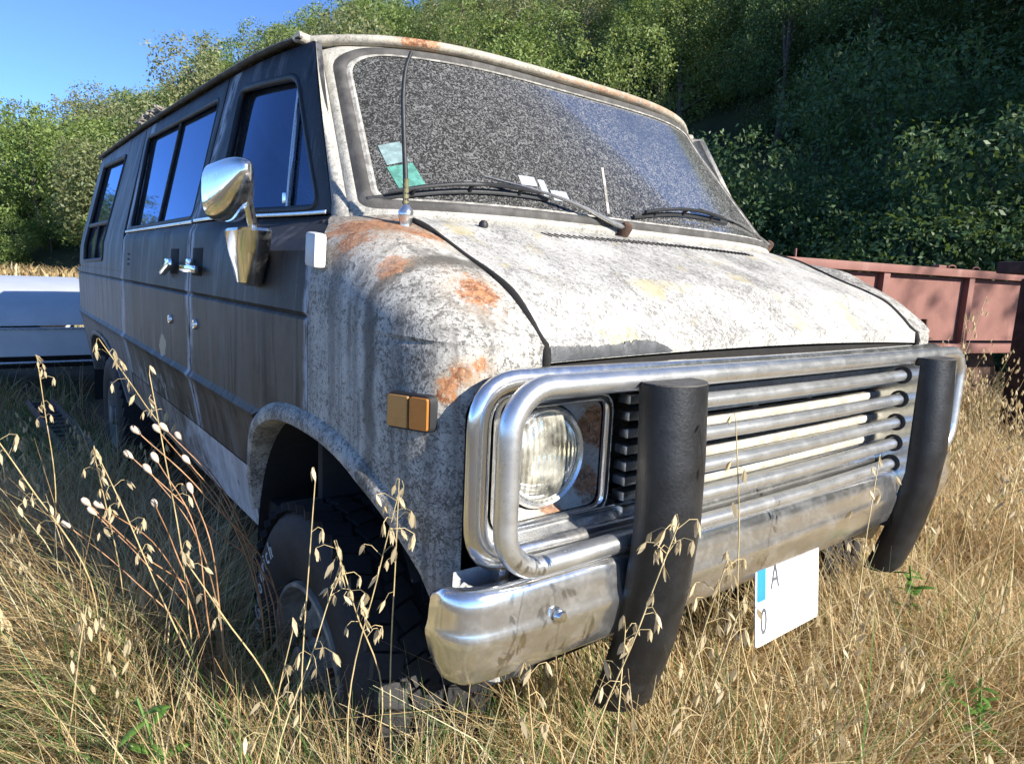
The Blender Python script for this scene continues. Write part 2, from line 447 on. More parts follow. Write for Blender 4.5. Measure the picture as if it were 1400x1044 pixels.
def glass_dirty(name, speck=1.0, tint=(.02, .022, .025), dust=.10, ior=1.45, fleck=(.30, .30, .29), mirror_tint=(.95, .96, 1.0), gloss=.02):
    """tinted glass under dried dust: a fresnel mirror over a dark see-through pane, with pale flecks"""
    k = Mat(name); c = k.co()
    w = k.noise(c, 78, 2, .5, 2.6); w2 = k.noise(k.map(c, loc=(7, 3, 1)), 130, 2, .55, 1.8)
    big = k.noise(c, 3.0, 4)
    m = k.math('MAXIMUM', k.step(w, .545, .585), k.math('MULTIPLY', k.step(w2, .56, .61), .7))
    m = k.math('MULTIPLY', m, k.math('MULTIPLY', k.step(big, .15, .55), speck))
    m = k.math('ADD', m, dust, True)
    k.put(k.b.inputs['Base Color'], fleck); k.b.inputs['Roughness'].default_value = .8
    tr = k.node('BsdfTransparent', {0: tint}).outputs[0]
    gl = k.node('BsdfGlossy', {'Color': mirror_tint, 'Roughness': gloss}).outputs[0]
    fr = k.node('Fresnel', {0: ior}).outputs[0]
    pane = k.node('MixShader', {0: fr, 1: tr, 2: gl}).outputs[0]
    sh = k.node('MixShader', {0: k.math('MULTIPLY', m, .8), 1: pane, 2: k.b.outputs[0]}).outputs[0]
    k.L.new(sh, k.out.inputs[0])
    return k.m
M['windshield'] = glass_dirty('dust_flecked_windshield', .50, (.04, .042, .046), .10, 1.10, fleck=(.33, .33, .32), mirror_tint=(.60, .60, .60), gloss=.16)
M['side_glass'] = glass_dirty('tinted_side_glass', .16, (.05, .05, .055), .03, 2.0, mirror_tint=(.42, .62, .98))  # deeper blue of the mirrored sky is put into the gloss colour
def lamp_glass(name):
    k = Mat(name); c = k.co()
    w1 = k.node('TexWave', {'Vector': c, 'Scale': 26.0, 'Distortion': .3}, bands_direction='X').outputs[0]
    w2 = k.node('TexWave', {'Vector': c, 'Scale': 11.0, 'Distortion': .2}, bands_direction='Z').outputs[0]
    k.bump(k.math('ADD', w1, k.math('MULTIPLY', w2, .8)), .55, .004)
    gl = k.node('BsdfGlossy', {'Color': (1, 1, .97), 'Roughness': .05}).outputs[0]
    nb_ = [n for n in k.N if n.bl_idname == 'ShaderNodeBump'][0].outputs[0]
    for n in k.N:
        if n.bl_idname == 'ShaderNodeBsdfGlossy': k.L.new(nb_, n.inputs['Normal'])
    tr = k.node('BsdfTransparent', {0: (.80, .79, .70)}).outputs[0]
    sh = k.node('MixShader', {0: k.math('ADD', k.node('Fresnel', {0: 1.5, 'Normal': nb_}).outputs[0], .10), 1: tr, 2: gl}).outputs[0]
    k.set(Base_Color=(.75, .72, .60), Roughness=.5)
    sh = k.node('MixShader', {0: k.math('MULTIPLY', k.step(k.noise(c, 18, 5), .3, .8), .7), 1: sh, 2: k.b.outputs[0]}).outputs[0]
    k.L.new(sh, k.out.inputs[0])
    return k.m
def lens_mat(name, col, rough=.08, trans=.55):
    k = Mat(name); c = k.co()
    lines = k.node('TexWave', {'Vector': c, 'Scale': 160.0, 'Distortion': .3, 'Detail': 1.0}, bands_direction='DIAGONAL').outputs[0]
    k.bump(lines, .12, .002)
    return k.set(Base_Color=k.mix(k.step(k.noise(c, 20, 5), .5, .75), col, tuple(x * .7 for x in col)), Roughness=rough, Coat_Weight=.6, Coat_Roughness=.05)
M['headlens'] = lamp_glass('headlight_glass')
M['reflector'] = chrome('lamp_reflector', (.88, .86, .78), .12, .25, pits=.2)
M['gutter'] = plain('grey_gutter', (.10, .098, .095), .7, 0, .4, 16)
M['amber'] = lens_mat('amber_lens', (.40, .155, .028), .3)
M['amber_pale'] = lens_mat('faded_amber_lens', (.36, .19, .055), .35)
M['text_white'] = plain('white_lettering', (.62, .62, .60), .6)
M['plate_white'] = plain('white_plate', (.85, .85, .86), .25, 0, .03)
M['plate_blue'] = plain('blue_plate_band', (.03, .25, .55), .35, 0, .1)
M['ink'] = plain('grey_ink', (.10, .105, .12), .5)
M['sticker_a'] = plain('faded_pale_sticker', (.21, .30, .30), .7, 0, .25, 60)
M['sticker_b'] = plain('faded_green_sticker', (.08, .25, .20), .7, 0, .3, 60)
M['paper'] = plain('white_paper', (.34, .37, .39), .8, 0, .1)
M['red_tag'] = plain('faded_red_part', (.42, .12, .08), .6)
M['tyre'] = plain('old_tyre_rubber', (.013, .013, .014), .72, 0, .4, 16, .35, .003)
M['rim'] = plain('dirty_white_wheel', (.20, .185, .16), .6, .0, .5, 12)
# ------------------------------------------------------------------ the van
van = empty('passenger_van', (0, 0, 0), 0, 'derelict white and dark grey van with chrome bull bar, sunk in dry grass', 'van')
def mx(p, side): return (p[0] if side < 0 else -p[0], p[1], p[2])

def flank_grid(name, zs, yf, yr, mat, side, bottom=None, offs=None, ny=40, thick=.02):
    """panel of the flank between the front edge yf(z) and the rear edge yr(z); bottom(y) trims it to an arch"""
    rows = []
    for z in zs:
        r = []
        for i in range(ny + 1):
            y = lerp(yf(z), yr(z), i / ny)
            zz = max(z, bottom(y)) if bottom else z
            r.append(flank(y, zz, (offs(zz) if offs else 0.0), side))
        rows.append(r)
    # returns at the edges so that seams read as steps
    inner0 = [flank(yf(z) + .004, max(z, bottom(yf(z)) if bottom else z), -thick, side) for z in zs]
    rows2 = []
    for i, z in enumerate(zs):
        y0, y1 = yf(z), yr(z)
        b0 = max(z, bottom(y0)) if bottom else z
        b1 = max(z, bottom(y1)) if bottom else z
        rows2.append([flank(y0 + .006, b0, -thick, side)] + rows[i] + [flank(y1 - .006, b1, -thick, side)])
    first = [(p[0] * (1 - thick), p[1], p[2] + .004) for p in rows2[0]]
    rows2 = [first] + rows2
    return grid(name, rows2, mat, van, 28, 2e-4, flip=(side > 0))

def bead(z):
    """raised moulding along the lower side and the pressed line along the middle"""
    o = .013 * max(0, 1 - abs(z - .948) / .016)
    o -= .007 * max(0, 1 - abs(z - 1.212) / .006)
    o -= .006 * max(0, 1 - abs(z - 1.428) / .012)
    if z > 1.215: o += .002
    return o
ZS = [.775, .80, .83, .86, .90, .93, .938, .944, .950, .956, .966, .99, 1.05, 1.12, 1.18, 1.204, 1.209, 1.212, 1.215, 1.221, 1.26, 1.32, 1.345, 1.365, 1.38, 1.40, 1.412, 1.425, 1.432]

def window_ring(name, outer, inner, mat, parent, side, r_in=.035, r_out=.006, off=0.0):
    o2 = rounded(outer, r_out); i2 = rounded(inner, r_in)
    mid = [a * .5 + b * .5 for a, b in zip(o2, i2)]
    rows = [[flank(p[0], p[1], -.02, side) for p in o2], [flank(p[0], p[1], off, side) for p in o2], [flank(p[0], p[1], off + .003, side) for p in mid],
            [flank(p[0], p[1], off, side) for p in i2], [flank(p[0], p[1], off - .03, side) for p in i2]]
    ob = grid(name, rows, mat, parent, 30, 0, close=True)
    return ob, i2
def pane(name, loop, off, mat, parent, side):
    c = np.mean(loop, axis=0)
    rows = [[flank(*(c + (p - c) * t), off, side) for p in loop] for t in (1.0, .66, .33, .02)]
    v = [q for r in rows for q in r]
    f = grid_faces(4, len(loop), True) + [tuple(3 * len(loop) + i for i in range(len(loop)))]
    return mesh(name, v, f, mat, parent, 60)

def yf_door(z): return interp(z, [.7, 1.215, 1.33, 1.365, 1.40, 1.43, 1.44], [.436, .436, .415, .442, .542, .607, .622])
def build_flank(side):
    V = side < 0
    sm = M['door']
    # front door, cut round the wheel arch
    fd = flank_grid('front_door', ZS, yf_door, lambda z: 1.438, sm, side, lambda y: arch(y, .46, .50, 1.015, .55) if y < .955 else .775, bead, 60)
    ring, loop = window_ring('window_frame', [(.622, 1.436), (.885, 1.890), (1.532, 1.892), (1.440, 1.436)], [(.695, 1.452), (.935, 1.808), (1.355, 1.828), (1.230, 1.452)], sm, fd, side, .05)
    tube('window_seal', [flank(p[0], p[1], -.006, side) for p in loop], .011, M['rubber'], fd, 8, True)
    tube('window_sill_trim', [flank(y, 1.440, .007, side) for y in np.linspace(.64, 1.43, 12)], .0035, M['chrome_trim'], fd, 6, squash=(1, 1.4))
    pane('window_glass', loop, -.022, M['side_glass'], fd, side)
    if V:
        tube('vent_window_bar', [flank(lerp(.945, .865, t), lerp(1.80, 1.452, t), -.014, side) for t in np.linspace(0, 1, 6)], .0065, M['chrome_trim'], fd, 6)
        box('vent_window_latch', flank(.885, 1.485, -.012, side), (.012, .018, .028), M['chrome'], fd, .004)
    # side door
    yr2 = lambda z: interp(z, [.7, 1.2, 1.44], [2.775, 2.795, 2.762])
    sd = flank_grid('side_door', ZS, lambda z: 1.450, yr2, sm, side, None, bead, 44)
    ring, loop = window_ring('window_frame', [(1.452, 1.436), (1.545, 1.892), (2.955, 1.892), (2.765, 1.436)], [(1.500, 1.452), (1.598, 1.838), (2.868, 1.845), (2.672, 1.452)], sm, sd, side, .04)
    tube('window_seal', [flank(p[0], p[1], -.006, side) for p in loop], .009, M['rubber'], sd, 8, True)
    pane('window_glass', loop, -.018, M['side_glass'], sd, side)
    tube('window_sill_trim', [flank(y, 1.438, .006, side) for y in np.linspace(1.46, 2.74, 12)], .0035, M['chrome_trim'], sd, 6, squash=(1, 1.4))
    tube('window_divider', [flank(lerp(2.215, 2.10, t), lerp(1.842, 1.452, t), -.012, side) for t in np.linspace(0, 1, 5)], .006, M['seal'], sd, 6)
    # rear quarter with its tall window
    ra = lambda y: arch(y, 3.78, .70, .845, .40) if 3.08 < y < 4.48 else .62
    ZQ = [.62] + [z for z in ZS if z < 1.25] + [1.255]
    rq = flank_grid('rear_quarter_panel', ZQ, lambda z: 2.785 if z > .77 else 2.9, lambda z: 4.80, sm, side, ra, bead, 70)
    ring, loop = window_ring('window_frame', [(2.785, 1.255), (2.972, 1.892), (4.79, 1.892), (4.80, 1.255)], [(3.455, 1.305), (3.425, 1.815), (4.33, 1.835), (4.32, 1.29)], sm, rq, side, .03)
    tube('window_seal', [flank(p[0], p[1], -.004, side) for p in loop], .012, M['rubber'], rq, 8, True)
    pane('window_glass', loop, -.016, M['side_glass'], rq, side)
    tube('window_bar', [flank(y, 1.505, -.006, side) for y in (3.46, 4.30)], .014, M['rubber'], rq, 6)
    tube('window_bar', [flank(3.86, z, -.006, side) for z in (1.30, 1.50)], .011, M['rubber'], rq, 6)
    # sill under the doors
    zs = [.585, .60, .66, .70, .735, .757, .766]
    sl = flank_grid('rocker_sill', zs, lambda z: .945 - (z - .6) * .1, lambda z: 3.02, M['rocker'], side, None, lambda z: -.004, 30)
    # roof gutter
    tube('drip_rail', [flank(y, 1.905, .014, side) for y in np.linspace(.935, 4.72, 40)], [.004] + [.0095] * 39, M['gutter'], van, 8, squash=(1.25, .8))
    # a dark inner shell so that the seams read as gaps
    zi = [.62, .80, .93, 1.1, 1.2, 1.3, 1.40, 1.434]
    yi = [.96] + list(np.linspace(1.05, 3.0, 14))
    grid('inner_shell', [[flank(y, z, -.024, side) for y in yi] for z in zi], M['gap'], van, 40, 0, flip=side > 0)
    grid('inner_shell', [[flank(y, z, -.034, side) for y in (1.37, 1.45, 1.56)] for z in (1.434, 1.6, 1.75, 1.9)], M['gap'], van, 40, 0, flip=side > 0)
    grid('inner_shell', [[flank(y + (z - 1.43) * .4, z, -.036, side) for y in (2.70, 2.77, 2.86)] for z in (1.434, 1.6, 1.75, 1.9)], M['gap'], van, 40, 0, flip=side > 0)
    # hardware on the doors
    for (y, z, tilt, who) in ((1.345, 1.291, 0, fd), (1.66, 1.290, -.25, sd)):
        rot = Matrix.Rotation(tilt, 3, 'X')
        box('handle_recess', flank(y, z + .022, .001, side), (.003, .125, .085), M['gap'], who, .001, Matrix.Rotation(-.08 * side, 3, 'Y'))
        h = box('door_handle', flank(y, z, .026, side), (.022, .165, .024), M['chrome_clean'], who, .009, rot)
        box('handle_mount', flank(y + .045 * math.cos(tilt), z + .02, .012, side), (.024, .035, .022), M['chrome'], who, .006)
    for (y, z, who) in ((1.357, 1.122, fd), (1.715, 1.111, sd)):
        lathe('door_lock', [(.017, .0), (.017, .004), (.013, .009), (.010, .009), (.008, .006), (.0, .006)], flank(y, z, .0, side), (side, 0, 0), M['chrome'], who, 18)
    box('hinge_cover', flank(.385, 1.345, .016, side), (.026, .050, .066), M['white_plastic'], fd, .008, Matrix.Rotation(.10, 3, 'X'))
    for i in range(3):
        box('air_slot', flank(2.60, 1.335 - .022 * i, .0015, side), (.004, .055, .008), M['gap'], sd, .001)
    # arch lips
    for (yc, a, top, base, y0, y1, mat, wdt) in ((.46, .46, .975, .55, .0, .915, M['fender'], .042), (3.78, .70, .845, .40, 3.10, 4.46, sm, .03)):
        rows = []
        ys = yc + a * .995 * np.cos(np.linspace(math.pi, 0, 60))
        ys = [y for y in ys if y0 <= y <= y1]
        for y in ys:
            z = arch(y, yc, a, top, base)
            e = 1e-3
            if y - e < yc - a or y + e > yc + a: continue
            tz = (arch(y + e, yc, a, top, base) - arch(y - e, yc, a, top, base)) / (2 * e)
            nrm = np.array((-tz, 1.0)); nrm /= np.linalg.norm(nrm)
            pts = []
            for d, o in ((-.004, -.05), (-.002, -.004), (.004, .012), (.016, .015), (.030, .011), (wdt, .002), (wdt + .003, -.006)):
                yy, zz = y + nrm[0] * d, z + nrm[1] * d
                if yc < 1 and yy < .40:      # on the fender follow its plan curve
                    px = interp(yy, [p[1] for p in reversed(PATH[:66])], [p[0] for p in reversed(PATH[:66])])
                    w = -px - (1.0 - half_w(zz))
                    pts.append((side * (w + o), yy, zz))
                else:
                    pts.append(flank(yy, zz, o, side))
            rows.append(pts)
        grid('arch_lip', rows, mat, van, 40, 0, flip=side < 0)
    return fd, sd, rq
fd, sd, rq = build_flank(-1)
build_flank(1)

# fenders: an upper patch from the pressed line to the hood seam, and the wall below it trimmed to the arch and the grille
def fender_patch(side):
    net = [crom(r, 5) for r in FENDER]
    cols = list(zip(*net))
    rows = list(zip(*[crom(c, 7) for c in cols]))
    f = grid('fender_top', [[mx(p, side) for p in r] for r in rows], M['fender'], van, 50, 2e-4, flip=side > 0)
    path = crom(CREASE, 26)
    zs = [.66, .70, .74, .77, .80, .83, .86, .89, .92, .95, .98, 1.01, 1.05, 1.09, 1.12, 1.146, 1.17, 1.185, 1.192, 1.198, 1.203]
    rows = []
    for i, z in enumerate(zs):
        r = []
        for p in path:
            x, y, zc = p
            low = (1.146 if x > -.83 else 1.071 + math.sqrt(max(0, .0765 ** 2 - (x + .83) ** 2))) if x > -.9055 else (max(.735, arch(y, .46, .462, .977, .55)) if y > -.01 else .735)
            zz = min(max(z, low), zc)
            if z >= 1.203: zz = zc
            s = (1.0 - half_w(zz)) * min(1, max(0, (y + .02) / .15))
            dent = .004 * max(0, 1 - abs(zz - (zc - .008)) / .006)
            r.append(mx((x + s + dent, y + .3 * dent, zz), side))
        rows.append(r)
    grid('fender_side', rows, M['fender'], van, 40, 2e-4, flip=side < 0)
for s_ in (-1, 1): fender_patch(s_)

# hood
def hood_z(x, y): return interp(y, HY, HZ) + .022 * (1 - (x / .76) ** 2) * min(1, max(.2, (y + .05) / .12))
hz = crom([(y, z, 0) for y, z in zip(HY[1:], HZ[1:])], 6)
def hood_prof(y): return interp(y, [p[0] for p in hz], [p[1] for p in hz])
rows = []
HX = np.linspace(-.752, .752, 41)
ts = [0] + list(np.linspace(0, 1, 46) ** 1.35)
for i, t in enumerate([-2, -1] + ts[1:]):
    r = []
    for x in HX:
        b = 1 - (x / .76) ** 2
        y1 = shield(x / .85, 0)[1] - .012
        y0 = -.020 - .022 * b
        if t == -2: r.append((x, y0 + .03, 1.163 + .016 * b)); continue
        if t == -1: r.append((x, y0 - .002, 1.166 + .016 * b)); continue
        s = lerp(0, 1, t)
        yp = lerp(-.020, min(y1, .52), s)
        r.append((x, lerp(y0, y1, s), hood_prof(yp) + .016 * b + .006 * b * min(1, s * 4)))
    rows.append(r)
hood = grid('hood', rows, M['hood'], van, 45, 0, flip=False)
# the dark seam beside the hood, and the bare metal strip on its lip
for s_ in (-1, 1):
    seam = [(s_ * .757, lerp(-.02, .475, t), hood_prof(lerp(-.02, .475, t)) - .001) for t in np.linspace(0, 1, 40)]
    tube('hood_seam', [(s_ * .757, -.024, 1.15), (s_ * .757, -.027, 1.175)] + seam, .0075, M['gap'], van, 6)
rows = []
srng = np.random.default_rng(8)
jag = srng.uniform(0, 1, 70); jag = .5 * jag + .5 * np.repeat(srng.uniform(0, 1, 14), 5)
for i, x in enumerate(np.linspace(-.748, -.44, 70)):
    b = 1 - (x / .76) ** 2
    zt = 1.1685 + .016 * b
    hgt = (.017 + .013 * jag[i]) * min(1, (-.435 - x) / .05)
    top = 1.197 + .016 * b
    ov = max(0, zt + hgt - top)
    rows.append([(x, -.0252 - .022 * b, zt), (x, -.0256 - .022 * b, zt + hgt * .5), (x, -.0232 - .022 * b + ov, min(zt + hgt, top) + ov * .45 + .0012)])
grid('bare_metal_strip', rows, plain('bare_grey_metal', (.085, .088, .092), .45, .3, .3, 25), hood, 40, 0, flip=True)
# louvre slots across the cowl
bm = bmesh.new(); box_bm(bm, (0, 0, 0), (.004, .030, .004), .001)
slot_me = None
for i in range(44):
    x = -.44 + i * .0195
    y = shield(x / .85, 0)[1] - .062
    t = (y + .020 + .022 * (1 - (x / .76) ** 2)) / (shield(x / .85, 0)[1] - .012 + .020 + .022 * (1 - (x / .76) ** 2))
    yp = lerp(-.020, min(shield(x / .85, 0)[1] - .012, .52), t)
    z = hood_prof(yp) + .022 * (1 - (x / .76) ** 2)
    if i == 0:
        o = bmobj('vent_slot', bm, M['gap'], hood); slot_me = o.data
    else:
        o = link_obj('vent_slot', slot_me, M['gap'], hood)
    o.location = (x, y, z + .0004); o.rotation_euler = (math.atan(.33), 0, .55)
lathe('washer_nozzle', [(.011, 0), (.011, .008), (.006, .014), (0, .015)], (-.60, .40, 1.421), (0, -.2, 1), M['rubber'], hood, 12)

# windshield with its frame, seal and old sealant
def ring_uv(name, a, b, offs, ra, rb, mat, parent, smooth=40):
    A = rounded(a, ra, 8, 18); B = rounded(b, rb, 8, 18)
    n = len(offs)
    rows = []
    for i, o in enumerate(offs):
        t = i / (n - 1)
        rows.append([shield(*(p * (1 - t) + q * t), o) for p, q in zip(A, B)])
    return grid(name, rows, mat, parent, smooth, 0, close=True, flip=True)
def rect(l, r, b, t): return [(l, b), (r, b), (r, t), (l, t)]
ws = empty('windshield'); ws.parent = van
ring_uv('frame', rect(-1.0, 1.0, -.03, 1.0), rect(-.976, .976, .012, .976), (-.01, .002, .004, .002), (.02), [.05, .05, .15, .15], M['pillar'], ws)
ring_uv('rubber_seal', rect(-.979, .979, .009, .979), rect(-.944, .944, .056, .936), (.002, .012, .014, .011, .004), [.05, .05, .15, .15], [.05, .05, .14, .14], M['seal'], ws)
ring_uv('sealant_bead', rect(-.946, .946, .054, .938), rect(-.930, .938, .066, .930), (.005, .0075, .004), [.05, .05, .14, .14], [.05, .05, .14, .14], M['sealant'], ws)
gl = rounded(rect(-.948, .948, .050, .940), [.05, .05, .14, .14], 8, 18)
c0 = np.array((0, .48))
rows = [[shield(*(c0 + (p - c0) * t), .0015) for p in gl] for t in np.linspace(1, 0, 16)]
grid('windshield_glass', rows, M['windshield'], ws, 60, 2e-4, close=True, flip=True)
def on_shield(name, us, vs, off, mat):
    return grid(name, [[shield(u, v, off) for u in us] for v in vs], mat, ws, 40, 0)
grid('sticker', [[shield(lerp(-.905, -.845, a) + .012 * b, lerp(.355, .245, b) + .03 * a, .003) for a in (0, .5, 1)] for b in (0, 1)], M['sticker_a'], ws, 0, 0)
grid('sticker', [[shield(lerp(-.895, -.825, a) + .018 * b, lerp(.235, .12, b) + .03 * a, .003) for a in (0, .5, 1)] for b in (0, 1)], M['sticker_b'], ws, 0, 0)
for (u0, u1, v0, v1) in ((-.50, -.44, .255, .20), (-.43, -.405, .245, .15), (-.395, -.33, .19, .13)):
    grid('paper_slip', [[shield(u, v, .0025) for u in (u0, u1)] for v in (v0, v1)], M['paper'], ws, 0, 0)
grid('streak', [[shield(lerp(-.085, -.178, b) + w, lerp(.40, .09, b), .003) for w in (-.006, .006)] for b in (0, .5, 1)], M['sealant'], ws, 0, 0)

# A-pillars between door frame and windshield frame
for s_ in (-1, 1):
    rows = []
    for t in np.linspace(0, 1, 16):
        p = np.array(flank(lerp(.612, .880, t), lerp(1.430, 1.90, t), .001, -1))
        q = np.array(shield(-1.0, lerp(-.03, 1.0, t), -.002))
        m = (p + q) / 2 + np.array((-.012, -.012, .0))
        rows.append([mx(lerp(1, 0, k) ** 2 * p + 2 * k * (1 - k) * m + k * k * q, s_) for k in np.linspace(0, 1, 7)])
    grid('windshield_pillar', rows, M['pillar'], van, 50, 0, flip=s_ > 0)
# roof
rows = []
us = np.linspace(-1, 1, 33)
front = [np.array(shield(u, 1.0, -.004)) for u in us]
for j, t in enumerate([0, .006, .014, .03, .06, .1, .2, .35, .5, .65, .8, .9, .95, .975, .99, 1.0]):
    r = []
    for u, p in zip(us, front):
        y = lerp(p[1], 4.78, t)
        e = np.array(flank(max(y, .8), 1.905, 0, -1))
        wdt = -e[0] if t > .03 else lerp(-shield(-1, 1)[0] + .02, -e[0], t / .03)
        if t == 0: r.append((p[0], p[1], p[2])); continue
        crown = (.030 + .028 * min(1, t / .06)) * (1 - abs(u) ** 2.5)
        end = max(0, (t - .95) / .05)
        r.append((u * wdt, y, e[2] + .012 * min(1, t / .02) + crown - .10 * end * end))
    rows.append(r)
grid('roof', rows, M['roof'], van, 50, 0)
tube('windshield_drip_rail', [shield(u, 1.015 + .01 * (1 - abs(u)), .010) for u in np.linspace(-1.03, 1.03, 41)], .0165, M['drip'], van, 10, squash=(1.15, .85))
for s_ in (-1, 1):
    a = shield(s_ * 1.03, 1.015, .010); b = flank(.97, 1.905, .014, s_)
    tube('drip_rail_corner', [a, lerp(np.array(a), np.array(b), .5) + np.array((s_ * .016, -.012, .004)), b], [.0165, .015, .010], M['drip'], van, 8)
# dry leaf litter caught on the gutter
bm = bmesh.new()
for i in range(26):
    p = Vector(flank(2.9 + random.uniform(-.28, .28), 1.92, .01 + random.uniform(-.02, .015), -1))
    box_bm(bm, p + Vector((0, 0, random.uniform(0, .03))), (random.uniform(.01, .03), random.uniform(.02, .05), random.uniform(.006, .02)), .003, Matrix.Rotation(random.uniform(0, 3), 3, 'Z') @ Matrix.Rotation(random.uniform(-.6, .6), 3, 'X'))
bmobj('leaf_litter', bm, plain('grey_leaf_litter', (.22, .20, .17), .9, 0, .5, 30), van)
# tail wall, floor, cabin
tail = [flank(4.80, z, 0, -1) for z in (.62, .95, 1.25, 1.46, 1.7, 1.9)]
grid('rear_wall', [[p, (p[0] * .5, 4.83, p[2]), (-p[0] * .5, 4.83, p[2]), (-p[0], p[1], p[2])] for p in tail], M['door'], van, 40, 0)
box('floor_pan', (0, 2.6, .66), (1.86, 4.2, .04), M['dark'], van, .01)
box('firewall', (0, .62, 1.05), (1.80, .03, .74), M['interior'], van, .01)
box('dashboard', (0, .80, 1.34), (1.62, .30, .10), M['interior'], van, .03)
for sx in (-.48, .48):
    bm = bmesh.new()
    box_bm(bm, (sx, 1.35, 1.0), (.5, .5, .16), .05)
    box_bm(bm, (sx, 1.60, 1.33), (.48, .13, .62), .05, Matrix.Rotation(-.18, 3, 'X'))
    bmobj('front_seat', bm, M['interior'], van)
tube('steering_wheel', [(.45 + .19 * math.cos(a), 1.02 + .09 * math.sin(a), 1.38 + .16 * math.sin(a)) for a in np.linspace(0, 2 * math.pi, 28)[:-1]], .012, M['rubber'], van, 8, True)
box('headlining', (0, 2.8, 1.88), (1.55, 3.7, .02), M['interior'], van)
# underside and wheel wells
box('underbody_block', (0, 2.5, .52), (1.0, 4.4, .18), M['dark'], van, .02)  # plain dark box added to block light under the body
box('front_crossmember', (0, .12, .60), (1.70, .16, .14), M['dark'], van, .03)
for s_ in (-1, 1):
    for (yc, a, top) in ((.46, .47, 1.0), (3.78, .71, .87)):
        rows = []
        for xx in (.955, .56):
            rows.append([(s_ * xx, yc + a * 1.02 * math.cos(t), .30 + (top - .30) * math.sin(t) ** .7) for t in np.linspace(0.02, math.pi - (.62 if yc < 1 else .02), 24)])
        grid('wheel_well', rows, M['dark'], van, 60, 0)
        mesh('wheel_well_wall', rows[1] , [tuple(range(24))], M['dark'], van, 0)
box('engine_block', (0, .36, .95), (1.1, .44, .40), M['dark'], van, .03)
box('radiator_panel', (0, .10, .97), (1.78, .02, .40), M['gap'], van)
# ------------------------------------------------------------------ the van's face
def loop_xz(l, r, b, t, rad, y, ns=8, m=10):
    return [(p[0], y, p[1]) for p in rounded([(l, b), (r, b), (r, t), (l, t)], rad, ns, m)]
def bowy(x): return -.022 * (1 - (x / .92) ** 2)
def bow(pts): return [(p[0], p[1] + bowy(p[0]), p[2]) for p in pts]
# chrome surround of the whole grille
sur = empty('grille_surround'); sur.parent = van
tube('outer_trim', bow(loop_xz(-.905, .905, .842, 1.143, .075, -.040)), .0165, M['chrome'], sur, 10, True, (1.35, .85))
A = bow(loop_xz(-.888, .888, .858, 1.127, .062, -.034)); B = bow(loop_xz(-.862, .862, .868, 1.117, .045, -.012)); C_ = bow(loop_xz(-.845, .845, .876, 1.109, .035, .012)); D_ = bow(loop_xz(-.842, .842, .878, 1.107, .034, .05))
grid('inner_band', [A, B, C_, D_], M['chrome_trim'], sur, 30, 0, close=True, flip=True)
tube('inner_trim', bow(loop_xz(-.846, .846, .874, 1.110, .036, -.006)), .0055, M['chrome'], sur, 6, True)
# black header under the hood lip
grid('hood_gap', [[(x, -.006 + bowy(x), 1.16 + .016 * (1 - (x / .76) ** 2)) for x in np.linspace(-.80, .80, 20)], [(x, -.012 + bowy(x), 1.12) for x in np.linspace(-.80, .80, 20)]], M['gap'], van, 0, 0)
for s_ in (-1, 1):
    hb = empty('headlight_bezel'); hb.parent = van
    l, r = sorted((s_ * .832, s_ * .580))
    cx, cz = s_ * .720, .988
    frame = loop_xz(l, r, .872, 1.098, .035, -.010)
    tube('bezel_frame', frame, .011, M['chrome'], hb, 8, True)
    # dish from the frame to the ring round the lamp
    n = len(frame)
    inner = []
    for p in frame:
        a = math.atan2(p[2] - cz, p[0] - cx)
        inner.append((cx + .098 * math.cos(a), .016, cz + .098 * math.sin(a)))
    f1 = loop_xz(l + .010, r - .010, .882, 1.088, .03, -.002)
    mid = [(lerp(a[0], b[0], .45), .010, lerp(a[2], b[2], .45)) for a, b in zip(f1, inner)]
    grid('bezel_dish', [f1, mid, inner, [(p[0], .055, p[2]) for p in inner]], M['bezel'], hb, 40, 0, close=True, flip=True)
    # ledge below the lamp
    grid('bezel_ledge', [[(l, -.008, .866), (r + (.03 if s_ < 0 else 0), -.008, .866)], [(l, .012, .852), (r + .03, .012, .852)], [(l, -.018, .846), (r + .03, -.018, .846)]], M['bezel'], hb, 30, 0)
    hl = empty('headlight'); hl.parent = van
    lathe('retaining_ring', [(.096, .01), (.096, -.004), (.090, -.010), (.085, -.006), (.084, .004)], (cx, .010, cz), (0, 1, 0), M['chrome_trim'], hl, 44)
    lathe('lamp_reflector', [(.084, .002), (.070, .022), (.045, .042), (.02, .050), (.0, .051)], (cx, .012, cz), (0, 1, 0), M['reflector'], hl, 44, 60)
    lathe('lamp_glass', [(.0855, .0), (.084, -.004), (.075, -.009), (.058, -.014), (.036, -.017), (.014, -.018), (.0, -.0182)], (cx, .010, cz), (0, 1, 0), M['headlens'], hl, 44, 60)
    lathe('lamp_shadow_gap', [(.1005, .004), (.0955, .004)], (cx, .009, cz), (0, 1, 0), M['gap'], hl, 44)
    # park lamp and rusty panel under the bezel
    box('parking_lamp', (s_ * .60, -.012, .822), (.10, .02, .030), M['amber'], van, .005)
    box('rusty_valance', (s_ * .74, -.002, .815), (.26, .012, .05), M['rustmetal'], van, .004)
    box('bumper_bracket', (s_ * .842, -.028, .822), (.020, .03, .05), M['chrome_trim'], van, .003)
# lower valance
grid('valance', [[(x, -.02 + bowy(x), .828) for x in np.linspace(-.93, .93, 16)], [(x, -.012 + bowy(x), .70) for x in np.linspace(-.93, .93, 16)], [(x, .05, .64) for x in np.linspace(-.93, .93, 16)]], M['sill'], van, 30, 0)
